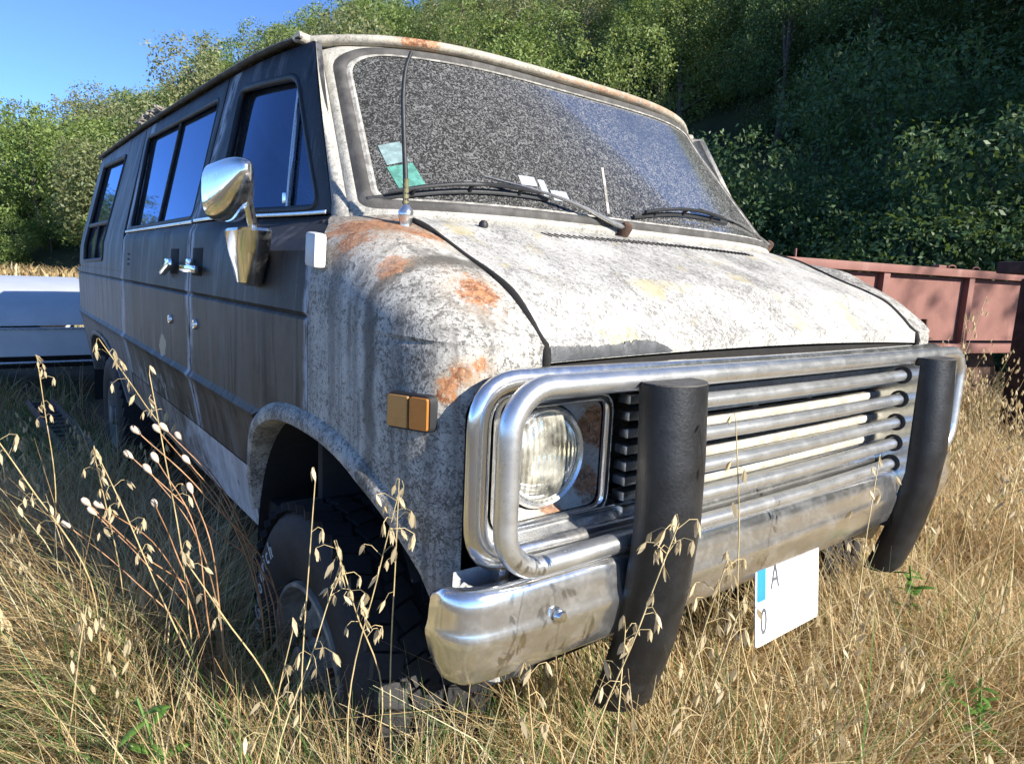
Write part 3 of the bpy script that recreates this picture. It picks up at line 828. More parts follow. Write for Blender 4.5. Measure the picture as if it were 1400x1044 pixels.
# grille: nine cream slats with block ends and uprights
gr = empty('grille'); gr.parent = van
bmS = None
for i, z in enumerate((1.089, 1.056, 1.022, .989, .956, .926, .896, .866, .836)):
    rows = []
    for x in np.linspace(-.50, .50, 21):
        y = -.034 - .004 * (1 - (x / .5) ** 2)
        rows.append([(x, y + .03, z - .0095), (x, y, z - .010), (x, y - .003, z), (x, y, z + .010), (x, y + .03, z + .0095)])
    grid('slat', rows, M['slat'], gr, 50, 0)
    for s_ in (-1, 1):
        box('slat_end', (s_ * .522, -.020, z), (.055, .034, .0185), M['slat_end'], gr, .004)
for x in (-.26, 0, .26):
    box('grille_upright', (x, .040, .955), (.024, .012, .30), M['slat'], gr, .003)
for z in (1.022, .985, .955, .92):
    box('red_tag', (.235, .070, z), (.05, .01, .020), M['red_tag'], gr, .002)
box('side_lamp', (.560, -.012, .872), (.055, .02, .035), M['amber'], van, .006)

# bull bar
bb = empty('bull_bar'); bb.parent = van
YB = -.105
def corner(c, a0, a1, r, n=9): return [(c[0] + r * math.cos(a), YB, c[1] + r * math.sin(a)) for a in np.linspace(a0, a1, n)]
R_ = .075
pi = math.pi
path = [(-.50, YB, .846)] + [(x, YB, .846) for x in np.linspace(-.55, -.81, 5)]
path += corner((-.893 + R_, .846 + R_), -pi / 2, -pi, R_)
path += corner((-.893 + R_, 1.143 - R_), pi, pi / 2, R_)
path += [(x, YB - .012 * (1 - (x / .8) ** 2), 1.143) for x in np.linspace(-.78, .78, 24)]
path += corner((.893 - R_, 1.143 - R_), pi / 2, 0, R_)
path += corner((.893 - R_, .846 + R_), 0, -pi / 2, R_)
path += [(x, YB, .846) for x in np.linspace(.78, .50, 5)]
tube('loop_tube', path, .0195, M['chrome_tube'], bb, 14)
for z in (1.090, 1.023, .957, .897, .838):
    tube('cross_bar', [(x, YB + .004 - .012 * (1 - (x / .5) ** 2), z) for x in np.linspace(-.487, .487, 15)], .0155, M['chrome_tube'], bb, 12)
def plate_out(side):
    o = [(-.142, 1.122), (.005, 1.122), (.012, .96), (.012, .74), (.05, .60), (.03, .575), (-.075, .60), (-.118, .70), (-.142, .82)]
    v = [(side * (.493 + t), y, z) for t in (0, .006) for y, z in o]
    n = len(o)
    f = [tuple(range(n)), tuple(range(2 * n - 1, n - 1, -1))] + [(i, (i + 1) % n, n + (i + 1) % n, n + i) for i in range(n)]
    mesh('mounting_plate', v, f, M['steel_plate'], bb, 20)
    # collars round the bar ends and the dark mouth round the bumper
    for z in (1.090, 1.023, .957, .897, .838):
        lathe('bar_collar', [(.024, .0), (.024, .003), (.017, .0035)], (side * .492, YB + .004, z), (-side, 0, 0), M['rubber'], bb, 16)
    mouth = rounded([(-.128, .652), (.02, .652), (.02, .834), (-.10, .834)], .03, 5, 3)
    mesh('plate_mouth', [(side * .4915, p[0], p[1]) for p in mouth], [tuple(range(len(mouth)))], M['gap'], bb, 0)
def pad(side):
    rows = []
    for z in list(np.linspace(1.140, .51, 34)):
        yb = interp(z, [.50, .58, .66, .76, .88, 1.0, 1.14], [-.070, -.098, -.120, -.138, -.149, -.147, -.138])
        hw, dp = .071, .060
        sec = [(side * .565 + hw * math.cos(a), yb - dp * max(0, math.sin(a)) ** .8) for a in np.linspace(0, pi, 21)]
        sec += [(side * .565 - hw * .93, yb + .012), (side * .565 + hw * .93, yb + .012)]
        slope = -.055 if z < .53 else 0
        rows.append([(x, y, z) for x, y in sec])
    v = [p for r in rows for p in r]; n = len(rows[0])
    f = grid_faces(len(rows), n, True) + [tuple(range(n)), tuple(reversed(range((len(rows) - 1) * n, len(rows) * n)))]
    mesh('rubber_pad', v, f, M['pad'], bb, 40)
    cap = [(side * .565 + (p[0] - side * .565) * .97, p[1], 1.1405) for p in rows[0]]
    cap2 = [(p[0], p[1], 1.1435) for p in cap]
    mesh('pad_cap', cap + cap2, grid_faces(2, n, True) + [tuple(range(n, 2 * n))], M['seal'], bb, 0)
for s_ in (-1, 1): plate_out(s_); pad(s_)

# bumper: a rolled chrome section swept round the corners
def bumper_path():
    half = crom([(-.972, -.022), (-.970, -.060), (-.945, -.092), (-.89, -.106), (-.75, -.113), (-.5, -.120), (-.25, -.126), (0, -.128)], 8)
    h = [tuple(p) for p in half]
    return h + [(-p[0], p[1]) for p in reversed(h[:-1])]
BP = bumper_path()
prof = [(.060, .806), (.012, .824), (.004, .822), (-.002, .812), (-.0045, .79), (-.006, .768), (-.008, .757), (-.0105, .750), (-.011, .742), (-.0095, .733), (-.003, .700), (.006, .672), (.022, .657), (.045, .652)]
rows = []
for i, p in enumerate(BP):
    a = np.array(BP[max(0, i - 1)]); b = np.array(BP[min(len(BP) - 1, i + 1)])
    t = (b - a) / np.linalg.norm(b - a)
    nrm = np.array((-t[1], t[0]))                      # points back into the van
    end = min(1, min(i, len(BP) - 1 - i) / 7)
    sq = .82 + .18 * math.sin(end * math.pi / 2)
    rows.append([(p[0] + nrm[0] * d, p[1] + nrm[1] * d, .74 + (z - .74) * sq) for d, z in prof])
bmp = grid('bumper', rows, M['chrome'], van, 50, 0, flip=True)
for rr in (rows[0], rows[-1]):
    c = np.mean(rr, axis=0)
    mesh('end_cap', list(rr) + [c], [(i, i + 1, len(rr)) for i in range(len(rr) - 1)], M['chrome'], bmp, 60)
for x, z in ((-.785, .757), (.785, .757)):
    y = interp(x, [p[0] for p in BP], [p[1] for p in BP])
    lathe('bumper_bolt', [(.0125, .0), (.0125, -.005), (.009, -.010), (.0, -.012)], (x, y - .012, z), (0, 1, 0), M['chrome_clean'], bmp, 16)

# two-line number plate
def text_mesh(s, size, extrude=.0):
    cu = bpy.data.curves.new('t', 'FONT'); cu.body = s; cu.size = size; cu.extrude = extrude; cu.resolution_u = 3
    cu.align_x = 'CENTER'; cu.align_y = 'CENTER'
    o = bpy.data.objects.new('t', cu); COL.objects.link(o)
    bpy.context.view_layer.update()
    me = bpy.data.meshes.new_from_object(o.evaluated_get(bpy.context.evaluated_depsgraph_get()))
    bpy.data.objects.remove(o); bpy.data.curves.remove(cu)
    return me
np_ = empty('number_plate', (0, 0, 0)); np_.parent = van
PR = Matrix.Rotation(math.radians(-6), 3, 'X')
def pl(x, z, y=0.0): return Vector((-.058, -.132, .612)) + PR @ Vector((x, y, z))
out = rounded([(-.1375, -.1), (.1375, -.1), (.1375, .1), (-.1375, .1)], .012, 4, 1)
n = len(out)
mesh('plate_sheet', [pl(p[0], p[1], -.0015) for p in out] + [pl(p[0], p[1], .0015) for p in out], [tuple(reversed(range(n))), tuple(range(n, 2 * n))] + [(i, (i + 1) % n, n + (i + 1) % n, n + i) for i in range(n)], M['plate_white'], np_, 20)
band = rounded([(-.132, .004), (-.098, .004), (-.098, .094), (-.132, .094)], .006, 4, 1)
mesh('country_band', [pl(p[0], p[1], -.0022) for p in band], [tuple(reversed(range(len(band))))], M['plate_blue'], np_, 0)
for ch, x, z, s in (('A', -.060, .048, .088), ('0', -.105, -.048, .088)):
    me = text_mesh(ch, s)
    o = link_obj('plate_character', me, M['ink'], np_)
    o.matrix_local = Matrix.Translation(pl(x, z, -.0026)) @ (PR @ Matrix.Rotation(pi / 2, 3, 'X') @ Matrix.Diagonal((.62, 1, 1))).to_4x4()
box('plate_bracket', (-.05, -.105, .70), (.20, .02, .05), M['dark'], np_, .004)

# side marker lamp on the visible fender (and its twin)
def marker(side):
    mk = empty('side_marker_lamp'); mk.parent = van
    a = Vector(mx((-.983, .108, 1.083), side)); b = Vector(mx((-.952, .026, 1.085), side))
    t = (b - a).normalized(); up = Vector((0, 0, 1)); nrm = t.cross(up) * (1 if side > 0 else -1)
    if nrm.x * side < 0: nrm = -nrm
    c = (a + b) / 2
    w = (b - a).length / 2
    def rr(x0, x1, z0, z1, rad, o): return [c + t * p[0] + up * p[1] + nrm * o for p in rounded([(x0, z0), (x1, z0), (x1, z1), (x0, z1)], rad, 5, 2)]
    def slab(name, x0, x1, z0, z1, rad, o0, o1, mat):
        A = rr(x0, x1, z0, z1, rad, o0); B = rr(x0 + .002, x1 - .002, z0 + .002, z1 - .002, rad, o1)
        n = len(A)
        mesh(name, A + B, grid_faces(2, n, True) + [tuple(range(n, 2 * n))], mat, mk, 30)
    slab('gasket', -w - .004, w + .004, -.032, .032, .012, -.012, .006, M['rubber'])
    slab('lens', -w, w * .06, -.028, .028, .003, .0, .010, M['amber_pale'])
    slab('lens', w * .09, w, -.028, .028, .004, .0, .0105, M['amber'])
    slab('lens_rim', -w - .001, w + .001, .0255, .0295, .001, .0, .0125, M['amber_pale'])
    slab('lens_rim', -w - .001, w + .001, -.0295, -.0255, .001, .0, .0125, M['amber_pale'])
for s_ in (-1, 1): marker(s_)

# wipers
def wiper(piv, arm, bl, br):
    w = empty('wiper'); w.parent = van
    P = np.array(shield(*piv, .018)); Q = np.array(shield(*arm, .028))
    mid = lerp(P, Q, .5) + np.array((0, -.010, .014))
    arm_o = tube('wiper_arm', crom([P, mid, Q], 5), [.011, .011, .010, .009, .008, .007, .006, .006, .005, .005, .005], M['chrome_trim'], w, 6, False, (1.2, .6))
    lathe('wiper_pivot', [(.017, -.02), (.017, .008), (.012, .016), (0, .018)], P, (0, -.6, .8), M['rustmetal'], w, 14)
    L = np.array(shield(*bl, .008)); Rr = np.array(shield(*br, .008))
    pts = [shield(lerp(bl[0], br[0], t), lerp(bl[1], br[1], t) + .035 * math.sin(t * pi), .010) for t in np.linspace(0, 1, 16)]
    pts2 = [shield(lerp(bl[0], br[0], t), lerp(bl[1], br[1], t) + .035 * math.sin(t * pi), .024 + .01 * math.sin(t * pi)) for t in np.linspace(.08, .92, 16)]
    tube('wiper_blade', pts, .0045, M['rubber'], w, 6, False, (1, 1.6))
    tube('blade_frame', pts2, .0055, M['rubber'], w, 6)
    for t in (.2, .5, .8):
        a = shield(lerp(bl[0], br[0], t), lerp(bl[1], br[1], t) + .035 * math.sin(t * pi), .010)
        b = shield(lerp(bl[0], br[0], t), lerp(bl[1], br[1], t) + .035 * math.sin(t * pi), .032)
        tube('blade_claw', [a, b], .006, M['rubber'], w, 6)
wiper((-.16, -.02), (-.65, .175), (-.96, .045), (-.43, .12))
wiper((.955, .035), (.31, .175), (-.07, .08), (.50, .13))

# aerial
ae = empty('radio_aerial'); ae.parent = van
ab = Vector((-.792, .415, 1.396))
lathe('aerial_base', [(.024, -.008), (.024, .003), (.019, .007), (.0135, .011), (.0135, .026), (.017, .032), (.0165, .042), (.010, .052), (.007, .056), (0, .056)], ab, (0, 0, 1), M['chrome'], ae, 20)
tip = [ab + Vector(p) for p in ((0, 0, .05), (-.002, .002, .12), (-.004, .008, .20), (-.002, .018, .28), (.008, .028, .335), (.026, .038, .375))]
tube('aerial_spring', [ab + Vector((-.001, .001, .055 + .006 * i)) for i in range(10)], [.0075 if i % 2 else .0058 for i in range(10)], plain('mossy_brass', (.16, .15, .07), .6), ae, 8)
tube('aerial_rod', crom(tip, 6), [lerp(.0060, .0042, i / 30) for i in range(31)], M['rubber'], ae, 8)

# door mirror
mi = empty('door_mirror'); mi.parent = van
def ring_at(cx, cy, z, hx, hy, n=20, p=3.0):
    return [(cx + hx * np.sign(math.cos(a)) * abs(math.cos(a)) ** (2 / p), cy + hy * np.sign(math.sin(a)) * abs(math.sin(a)) ** (2 / p), z) for a in np.linspace(0, 2 * pi, n + 1)[:-1]]
rows = [ring_at(-1.010, .762, 1.262, .016, .026), ring_at(-1.017, .750, 1.270, .026, .044), ring_at(-1.028, .722, 1.345, .036, .080), ring_at(-1.032, .712, 1.385, .038, .098), ring_at(-1.032, .712, 1.391, .034, .094), ring_at(-1.032, .712, 1.393, .0, .0)]
grid('mirror_base', rows, M['chrome_clean'], mi, 40, 0, close=True)
arm = crom([(-1.040, .640, 1.388), (-1.052, .624, 1.42), (-1.064, .606, 1.452), (-1.074, .598, 1.478), (-1.082, .610, 1.490)], 6)
tube('mirror_arm', arm, .0105, M['chrome_clean'], mi, 12)
hc = Vector((-1.082, .628, 1.464))
rows = []
for i in range(19):
    t = i / 18
    y = lerp(.075, -.085, t)
    s = (1 - t ** 2.2) ** .62 if t < 1 else 0.0
    rows.append([tuple(hc + Vector((.048 * s * q[0] * (1 - .15 * t), y, .062 * s * q[1] + .042 * t * t))) for q in [(np.sign(math.cos(a)) * abs(math.cos(a)) ** .62, np.sign(math.sin(a)) * abs(math.sin(a)) ** .62) for a in np.linspace(0, 2 * pi, 29)[:-1]]])
grid('mirror_shell', rows, M['chrome_clean'], mi, 60, 1e-5, close=True)
mesh('mirror_glass', [tuple(Vector(p) + Vector((0, .001, 0))) for p in rows[0]], [tuple(range(28))], M['steel_plate'], mi, 0)

# wheels
def wheel(side, yc, xo, steer=0.0, lettered=False):
    w = empty('wheel'); w.parent = van
    zc, R, wd = .372, .392, .265
    ax = (side, 0, 0)
    o = (side * (xo - wd / 2), yc, zc)
    h = wd / 2
    prof = [(.205, h - .03), (.212, h - .005), (.235, h + .006), (.29, h + .016), (.335, h + .012), (.363, h - .006), (.380, h - .022), (.384, h - .034), (.386, 0)]
    prof = prof + [(r, -a) for r, a in reversed(prof[:-1])]
    tyre = lathe('tyre', prof, o, ax, M['tyre'], w, 72, 40)
    # tread blocks, two staggered rows of lugs a side
    bm = bmesh.new()
    for i in range(46):
        for j, (off, ln) in enumerate(((.102, .062), (.036, .050), (-.036, .050), (-.102, .062))):
            a = 2 * pi * (i + .5 * (j % 2)) / 46
            M3 = Matrix.Rotation(a, 3, 'X') @ Matrix.Rotation(.35 * (1 if j in (1, 3) else -1), 3, 'Z') 
            c = Matrix.Rotation(a, 3, 'X') @ Vector((off * side, 0, R - .006))
            box_bm(bm, Vector(o) + c, (ln, .046, .020), .0, Matrix.Rotation(a, 3, 'X') @ Matrix.Rotation(.3 * (1 if j in (1, 3) else -1), 3, 'Z'))
    bmobj('tread', bm, M['tyre'], tyre)
    rim = lathe('rim', [(.208, h - .010), (.205, h + .002), (.196, h + .004), (.190, h - .004), (.186, h - .045), (.172, h - .060), (.150, h - .050), (.10, h - .038), (.075, h - .036), (.062, h - .020), (.058, h + .012), (.050, h + .018), (.0, h + .020)], o, ax, M['rim'], w, 48, 40)
    for i in range(8):
        a = 2 * pi * i / 8
        c = Vector(o) + Vector((side * (h - .050), .155 * math.cos(a), .155 * math.sin(a)))
        lathe('rim_hole', [(.021, .003), (.0, .003)], c, ax, M['gap'], rim, 14)
    for i in range(5):
        a = 2 * pi * i / 5 + .3
        c = Vector(o) + Vector((side * (h - .034), .086 * math.cos(a), .086 * math.sin(a)))
        lathe('wheel_nut', [(.010, 0), (.010, .014), (.006, .018), (0, .018)], c, ax, M['rustmetal'], rim, 6, 20)
    if lettered:
        s = 'BFGoodrich'
        pos = 0.0
        widths = {'i': .020, 'r': .027, 'B': .042, 'F': .038, 'G': .046, 'o': .040, 'd': .041, 'c': .036, 'h': .040}
        tot = sum(widths[c] for c in s)
        rad = .303
        for ch in s:
            wch = widths[ch]
            th = math.radians(18) + (pos + wch / 2 - tot / 2) / rad           # in the YZ plane, from the tail side upwards
            pos += wch
            me = text_mesh(ch, .064, .0012)
            ob = link_obj('tyre_letter', me, M['text_white'], tyre)
            # letter's up points away from the hub, its face along -X
            yy, zz = math.cos(th), math.sin(th)
            upv = Vector((0, yy, zz)); face = Vector((side, 0, 0)); rt = upv.cross(face)
            ob.matrix_local = Matrix.Translation(Vector(o) + Vector((side * (h + .0155), 0, 0)) + upv * rad) @ Matrix((rt, upv, face)).transposed().to_4x4() @ Matrix.Diagonal((.78, 1, 1, 1))
    return w
wheel(-1, .54, .965, lettered=True)
wheel(1, .54, .965)
wheel(-1, 3.75, .94)
wheel(1, 3.75, .94)
# ------------------------------------------------------------------ ground, road, hill
FOOT = [(24, -60), (20, -25), (15.5, -6), (14, 4), (13, 16), (11, 32), (5, 52), (-8, 70), (-30, 84), (-70, 100), (-140, 118)]
FT = np.array(crom([(x, y, 0) for x, y in FOOT], 8))[:, :2]
RIDGE_AT = np.linspace(0, 1, len(FT))
def hill_s(P):
    """signed distance up the slope from the foot line, and the place along it"""
    P = np.atleast_2d(P)
    best = np.full(len(P), 1e9); sgn = np.zeros(len(P)); al = np.zeros(len(P))
    for i in range(len(FT) - 1):
        a, b = FT[i], FT[i + 1]
        d = b - a; L2 = d @ d
        t = np.clip(((P - a) @ d) / L2, 0, 1)
        q = a + t[:, None] * d
        dist = np.hypot(*(P - q).T)
        s = -(d[0] * (P[:, 1] - a[1]) - d[1] * (P[:, 0] - a[0]))
        m = dist < best
        best[m] = dist[m]; sgn[m] = np.sign(s[m]); al[m] = (i + t[m]) / (len(FT) - 1)
    return best * sgn, al
def wob(x, y, f, s=0.0): return np.sin(x * f + 1.3 * s) * np.cos(y * f * 1.17 + s) + .5 * np.sin(x * f * 2.3 + y * f * 1.9 + s)
def hill_h(P):
    P = np.atleast_2d(np.asarray(P, float))
    s, al = hill_s(P)
    th = np.degrees(np.arctan2(P[:, 0] + 1.5, P[:, 1] + .9))
    top = np.interp(th, [-60, -10, 0, 6, 11, 17, 25, 33, 180], [3, 3, 4, 9, 18, 34, 50, 60, 60])
    up = np.clip(s, 0, None)
    h = top * (1 - np.exp(-up * .80 / top)) + .9 * wob(P[:, 0], P[:, 1], .13) * np.clip(up / 12, 0, 1)
    return np.where(s > 0, h, 0.0)
def ground_z(x, y):
    return .030 * np.sin(x * 1.7 + .6) * np.cos(y * 1.3) + .02 * np.sin(x * 4.1 + y * 3.3)

k = Mat('dry_soil'); c = k.co()
n = k.noise(c, 1.3, 6, .65); f = k.noise(c, 30, 5, .7)
col = k.mix(k.step(n, .38, .62), (.085, .066, .042), (.15, .115, .068))
col = k.mix(k.math('MULTIPLY', k.step(f, .5, .66), .7), col, (.27, .21, .12))
col = k.mix(k.math('MULTIPLY', k.step(k.noise(c, .55, 5), .50, .62), .5), col, (.075, .085, .03))
k.bump(f, .7, .03)
M['soil'] = k.set(Base_Color=col, Roughness=.95)
xs = np.concatenate([np.linspace(-160, -8, 20), np.linspace(-7, 12, 60), np.linspace(13, 160, 20)])
ys = np.concatenate([np.linspace(-70, -5, 12), np.linspace(-4, 12, 50), np.linspace(13, 200, 24)])
rows = [[(x, y, (float(ground_z(x, y)) if -8 < x < 12.5 and -5 < y < 12.5 else 0.0)) for x in xs] for y in ys]
g = grid('ground', rows, M['soil'], None, 60, 0); tag(g, kind='structure')
# far road, parallel to the picture's left background, with a white edge line and kerb
k = Mat('asphalt'); c = k.co()
k.bump(k.noise(c, 60, 4), .4, .01)
M['asphalt'] = k.set(Base_Color=k.mix(k.step(k.noise(c, .8, 5), .4, .65), (.13, .125, .125), (.19, .185, .18)), Roughness=.9)
rd = grid('road', [[(x, y + .06 * x, .012) for x in np.linspace(-90, 12, 24)] for y in (33.0, 50.0)], M['asphalt'], None, 0, 0); tag(rd, kind='structure')
ln = grid('edge_line', [[(x, y + .06 * x, .020) for x in np.linspace(-90, 12, 24)] for y in (34.0, 34.8)], plain('road_paint', (.70, .70, .68), .7), rd, 0, 0)
# hill
k = Mat('forest_floor'); c = k.co()
M['hill'] = k.set(Base_Color=k.mix(k.step(k.noise(c, .25, 6), .4, .65), (.018, .026, .010), (.045, .055, .020)), Roughness=1.0)
rows = []
for i in range(0, len(FT), 2):
    a = FT[max(0, i - 1)]; b = FT[min(len(FT) - 1, i + 1)]
    d = (b - a) / np.linalg.norm(b - a); nr = np.array((d[1], -d[0]))
    r = []
    for s in (-.5, 0.4, 2, 5, 9, 14, 20, 28, 38, 50, 65, 85, 110):
        p = FT[i] + nr * s
        r.append((p[0], p[1], float(hill_h(p)[0]) - (.3 if s < .3 else .0)))
    rows.append(r)
hl = grid('hill', rows, M['hill'], None, 60, 0); tag(hl, kind='structure')

# ------------------------------------------------------------------ trees
def leaf_mat(name, a, b, trans=.35):
    k = Mat(name)
    at = k.node('Attribute', attribute_name='tint').outputs[0]
    oi = k.node('ObjectInfo').outputs['Random']
    v = k.math('ADD', k.math('MULTIPLY', oi, .7), .15)
    base = k.mix(v, a, b)
    base = k.mix(1.0, base, at, 'MULTIPLY')
    k.set(Base_Color=base, Roughness=.55)
    tr = k.node('BsdfTranslucent', {0: k.mix(.5, base, (.20, .26, .03))}).outputs[0]
    sh = k.node('MixShader', {0: trans, 1: k.b.outputs[0], 2: tr}).outputs[0]
    k.L.new(sh, k.out.inputs[0])
    return k.m
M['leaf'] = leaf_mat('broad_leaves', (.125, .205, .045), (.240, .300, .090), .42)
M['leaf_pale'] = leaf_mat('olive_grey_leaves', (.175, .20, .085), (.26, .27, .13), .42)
M['leaf_shaded'] = leaf_mat('shaded_green_leaves', (.050, .108, .034), (.085, .150, .050))  # darker leaf copy, the shade of the near slope put into the colour
M['bark'] = plain('grey_bark', (.11, .095, .08), .9, 0, .4, 6, .6, .03)

def leaf_cloud(rng, n, lobes, size, up=.35):
    """n leaf faces (two triangles folded on the midrib) spread in the shells of the given lobes"""
    L = np.array(lobes)                                # x y z rx ry rz
    vol = (L[:, 3] * L[:, 4] * L[:, 5]) ** .7
    w = rng.choice(len(L), n, p=vol / vol.sum())
    d = rng.normal(size=(n, 3)); d /= np.linalg.norm(d, axis=1)[:, None]
    rad = rng.uniform(0, 1, n) ** .33
    rad = .55 + .50 * rad
    # twiggy clumps: pull points toward random sprig centres
    P = L[w, :3] + d * rad[:, None] * L[w, 3:]
    spr = max(8, n // 26)
    sc = P[rng.choice(n, spr)]
    pick = rng.integers(0, spr, n)
    near = rng.uniform(0, 1, n) < .72
    jit = rng.normal(size=(n, 3)) * (size * 2.1)
    P = np.where(near[:, None], sc[pick] + jit, P)
    nrm = d * 1.25 + rng.normal(size=(n, 3)) * .45 + np.array((0, 0, up))
    nrm /= np.linalg.norm(nrm, axis=1)[:, None]
    t = np.cross(nrm, rng.normal(size=(n, 3))); t /= np.linalg.norm(t, axis=1)[:, None]
    b = np.cross(nrm, t)
    s = size * rng.uniform(.6, 1.35, n)[:, None]
    V = np.empty((n, 4, 3))
    V[:, 0] = P - t * s; V[:, 1] = P + b * s * .48 - nrm * s * .12; V[:, 2] = P + t * s; V[:, 3] = P - b * s * .48 - nrm * s * .12
    F = np.arange(n * 4).reshape(n, 4)
    base = rng.uniform(.72, 1.25, n)
    hue = rng.normal(0, .07, n)
    c = np.stack([base * (1 + hue), base, base * (1 - hue)], 1)
    sprt = rng.uniform(.8, 1.2, spr)
    c *= np.where(near, sprt[pick], 1.0)[:, None]
    return V.reshape(-1, 3), F, np.repeat(c, 4, 0)
def tree_proto(kind, seed, n, size, H, W, mat, lobes_n=9, low=.30):
    rng = np.random.default_rng(seed)
    lobes = []
    for i in range(lobes_n):
        a = rng.uniform(0, 2 * math.pi); z = rng.uniform(low, .92); r = W * rng.uniform(.15, .55) * math.sin(math.pi * (.15 + .8 * (z - low) / (1 - low))) ** .6
        s = rng.uniform(.20, .36)
        lobes.append((r * math.cos(a), r * math.sin(a), H * z, W * s, W * s, H * s * .62))
    lobes.append((0, 0, H * .62, W * .45, W * .45, H * .30))
    V, F, c = leaf_cloud(rng, n, lobes, size)
    me_c = big_mesh('crown', V, F, mat, None, c)
    bits = []
    trunk = [(0, 0, -.6), (W * .02, 0, H * .2), (-W * .02, W * .02, H * .45), (0, 0, H * .8)]
    bits.append(sweep(crom(trunk, 4), [lerp(.032 * H, .008 * H, i / 12) for i in range(13)], 8))
    for l in lobes[:7]:
        z0 = min(l[2] * .6, H * .5)
        bits.append(sweep(crom([(0, 0, z0), (l[0] * .5, l[1] * .5, lerp(z0, l[2], .55)), l[:3]], 4), [lerp(.013 * H, .004 * H, i / 8) for i in range(9)], 6))
    v, f = merge_vf(bits)
    me_t = mesh('trunk', v, f, M['bark'], None, 60)
    out = (me_c.data, me_t.data)
    bpy.data.objects.remove(me_c); bpy.data.objects.remove(me_t)
    return out
PROTO = {
 'far': [tree_proto('far', 21 + i, 12000, .125, 8.5, 6.6, M['leaf'], 11, .14) for i in range(3)],
 'pale': [tree_proto('pale', 41 + i, 12000, .12, 8.5, 6.6, M['leaf_pale'], 11, .14) for i in range(3)],
 'near': [tree_proto('near', 61 + i, 26000, .070, 8.0, 6.0, M['leaf_shaded'], 13, .06) for i in range(3)],
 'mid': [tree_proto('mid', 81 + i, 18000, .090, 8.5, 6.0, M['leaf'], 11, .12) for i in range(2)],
 'bush': [tree_proto('bush', 91 + i, 15000, .052, 3.6, 4.6, M['leaf_shaded'], 12, .03) for i in range(3)],
}
MARKS = [(-130, 'far beyond the left edge'), (0, 'just beyond the left edge'), (30, 'at the very left edge'), (70, 'behind the white car'), (120, 'left of the van tail'), (210, 'above the rear window'), (300, 'above the side door window'), (400, 'above the front door window'), (470, 'above the near roof corner'), (560, 'above the windshield left end'),
         (640, 'above the aerial tip'), (740, 'above the windshield, left half'), (840, 'above mid windshield'), (930, 'above the windshield, right half'), (1010, 'right of the roof corner'), (1090, 'above the right wiper'), (1170, 'above the red wagon left end'), (1260, 'above the red wagon rib'), (1350, 'above the red wagon hook'), (1420, 'at the right edge')]
def where(x, y, h):
    r = np.array((x, y)) - CAMXY
    dp, rt = r @ VIEW, r @ RIGHT
    px = 700 + 914 * rt / dp
    el = (h - 1.31) / math.hypot(*r)
    side_ = next((m for lim, m in MARKS if px < lim), 'beyond the right edge')
    row = 'at the hill foot' if el < .04 else ('low on the slope' if el < .12 else ('halfway up' if el < .22 else ('high on the slope' if el < .34 else 'near the top')))
    return row + ' ' + side_
def plant_tree(kind, i, x, y, scale, label, group, name):
    z = float(hill_h((x, y))[0])
    if label.endswith('*'): label = label[:-1] + where(x, y, z)
    cme, tme = PROTO[kind][i % len(PROTO[kind])]
    t = empty(name, (x, y, z - .15), RNG.uniform(0, 6.28), label, 'tree' if name != 'shrub' else 'shrub', group)
    t.scale = (scale * RNG.uniform(.9, 1.15), scale * RNG.uniform(.9, 1.15), scale * RNG.uniform(.85, 1.2))
    link_obj('crown', cme, M['leaf'], t); link_obj('trunk', tme, M['bark'], t)
    return t
CAMXY = np.array((-1.507, -.884))
VIEW = np.array((.6115, .776)); RIGHT = np.array((.789, -.613))
def scatter_trees():
    rng = np.random.default_rng(5)
    pts = []
    tries = 0
    L = []
    while len(L) < 262 and tries < 60000:
        tries += 1
        i = rng.integers(2, len(FT) - 1)
        s = rng.uniform(0, 1) ** 1.1 * 78
        a = FT[i - 1]; b = FT[i]; d = (b - a) / np.linalg.norm(b - a); nr = np.array((d[1], -d[0]))
        p = lerp(a, b, rng.uniform()) + nr * (s + 1.2)
        r = p - CAMXY
        dp, rt = r @ VIEW, r @ RIGHT
        dist = np.hypot(*r)
        if dp < 4: continue
        px = 700 + 914 * rt / dp
        if px < -260 or px > 1750: continue
        h = float(hill_h(p)[0])
        el = (h - 1.3) / dist
        if el > .62 and dist < 60: continue
        sp = 2.6 if dist < 22 else (3.4 if dist < 45 else (4.4 if dist < 80 else 5.6))
        if any((p[0] - q[0]) ** 2 + (p[1] - q[1]) ** 2 < sp * sp for q in L): continue
        L.append((p[0], p[1], dist, s, px))
    return L, rng
TREES, trng = scatter_trees()
for n_, (x, y, dist, s, px) in enumerate(TREES):
    q = trng.uniform()
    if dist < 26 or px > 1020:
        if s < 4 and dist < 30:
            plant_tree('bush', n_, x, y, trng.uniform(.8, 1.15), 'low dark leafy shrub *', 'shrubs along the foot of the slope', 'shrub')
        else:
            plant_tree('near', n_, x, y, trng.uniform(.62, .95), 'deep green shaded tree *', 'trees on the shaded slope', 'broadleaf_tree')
    elif px > 560:
        kd = 'pale' if q < .4 else 'mid'
        plant_tree(kd, n_, x, y, trng.uniform(.65, .95), 'olive grey tree *' if kd == 'pale' else 'mid green tree *', 'trees on the slope above the van', 'hillside_tree')
    else:
        kd = 'pale' if q < .38 else 'far'
        plant_tree(kd, n_, x, y, trng.uniform(.75, 1.15), 'sunlit olive grey tree *' if kd == 'pale' else 'sunlit bright green tree *', 'trees on the sunlit hillside', 'hillside_tree')
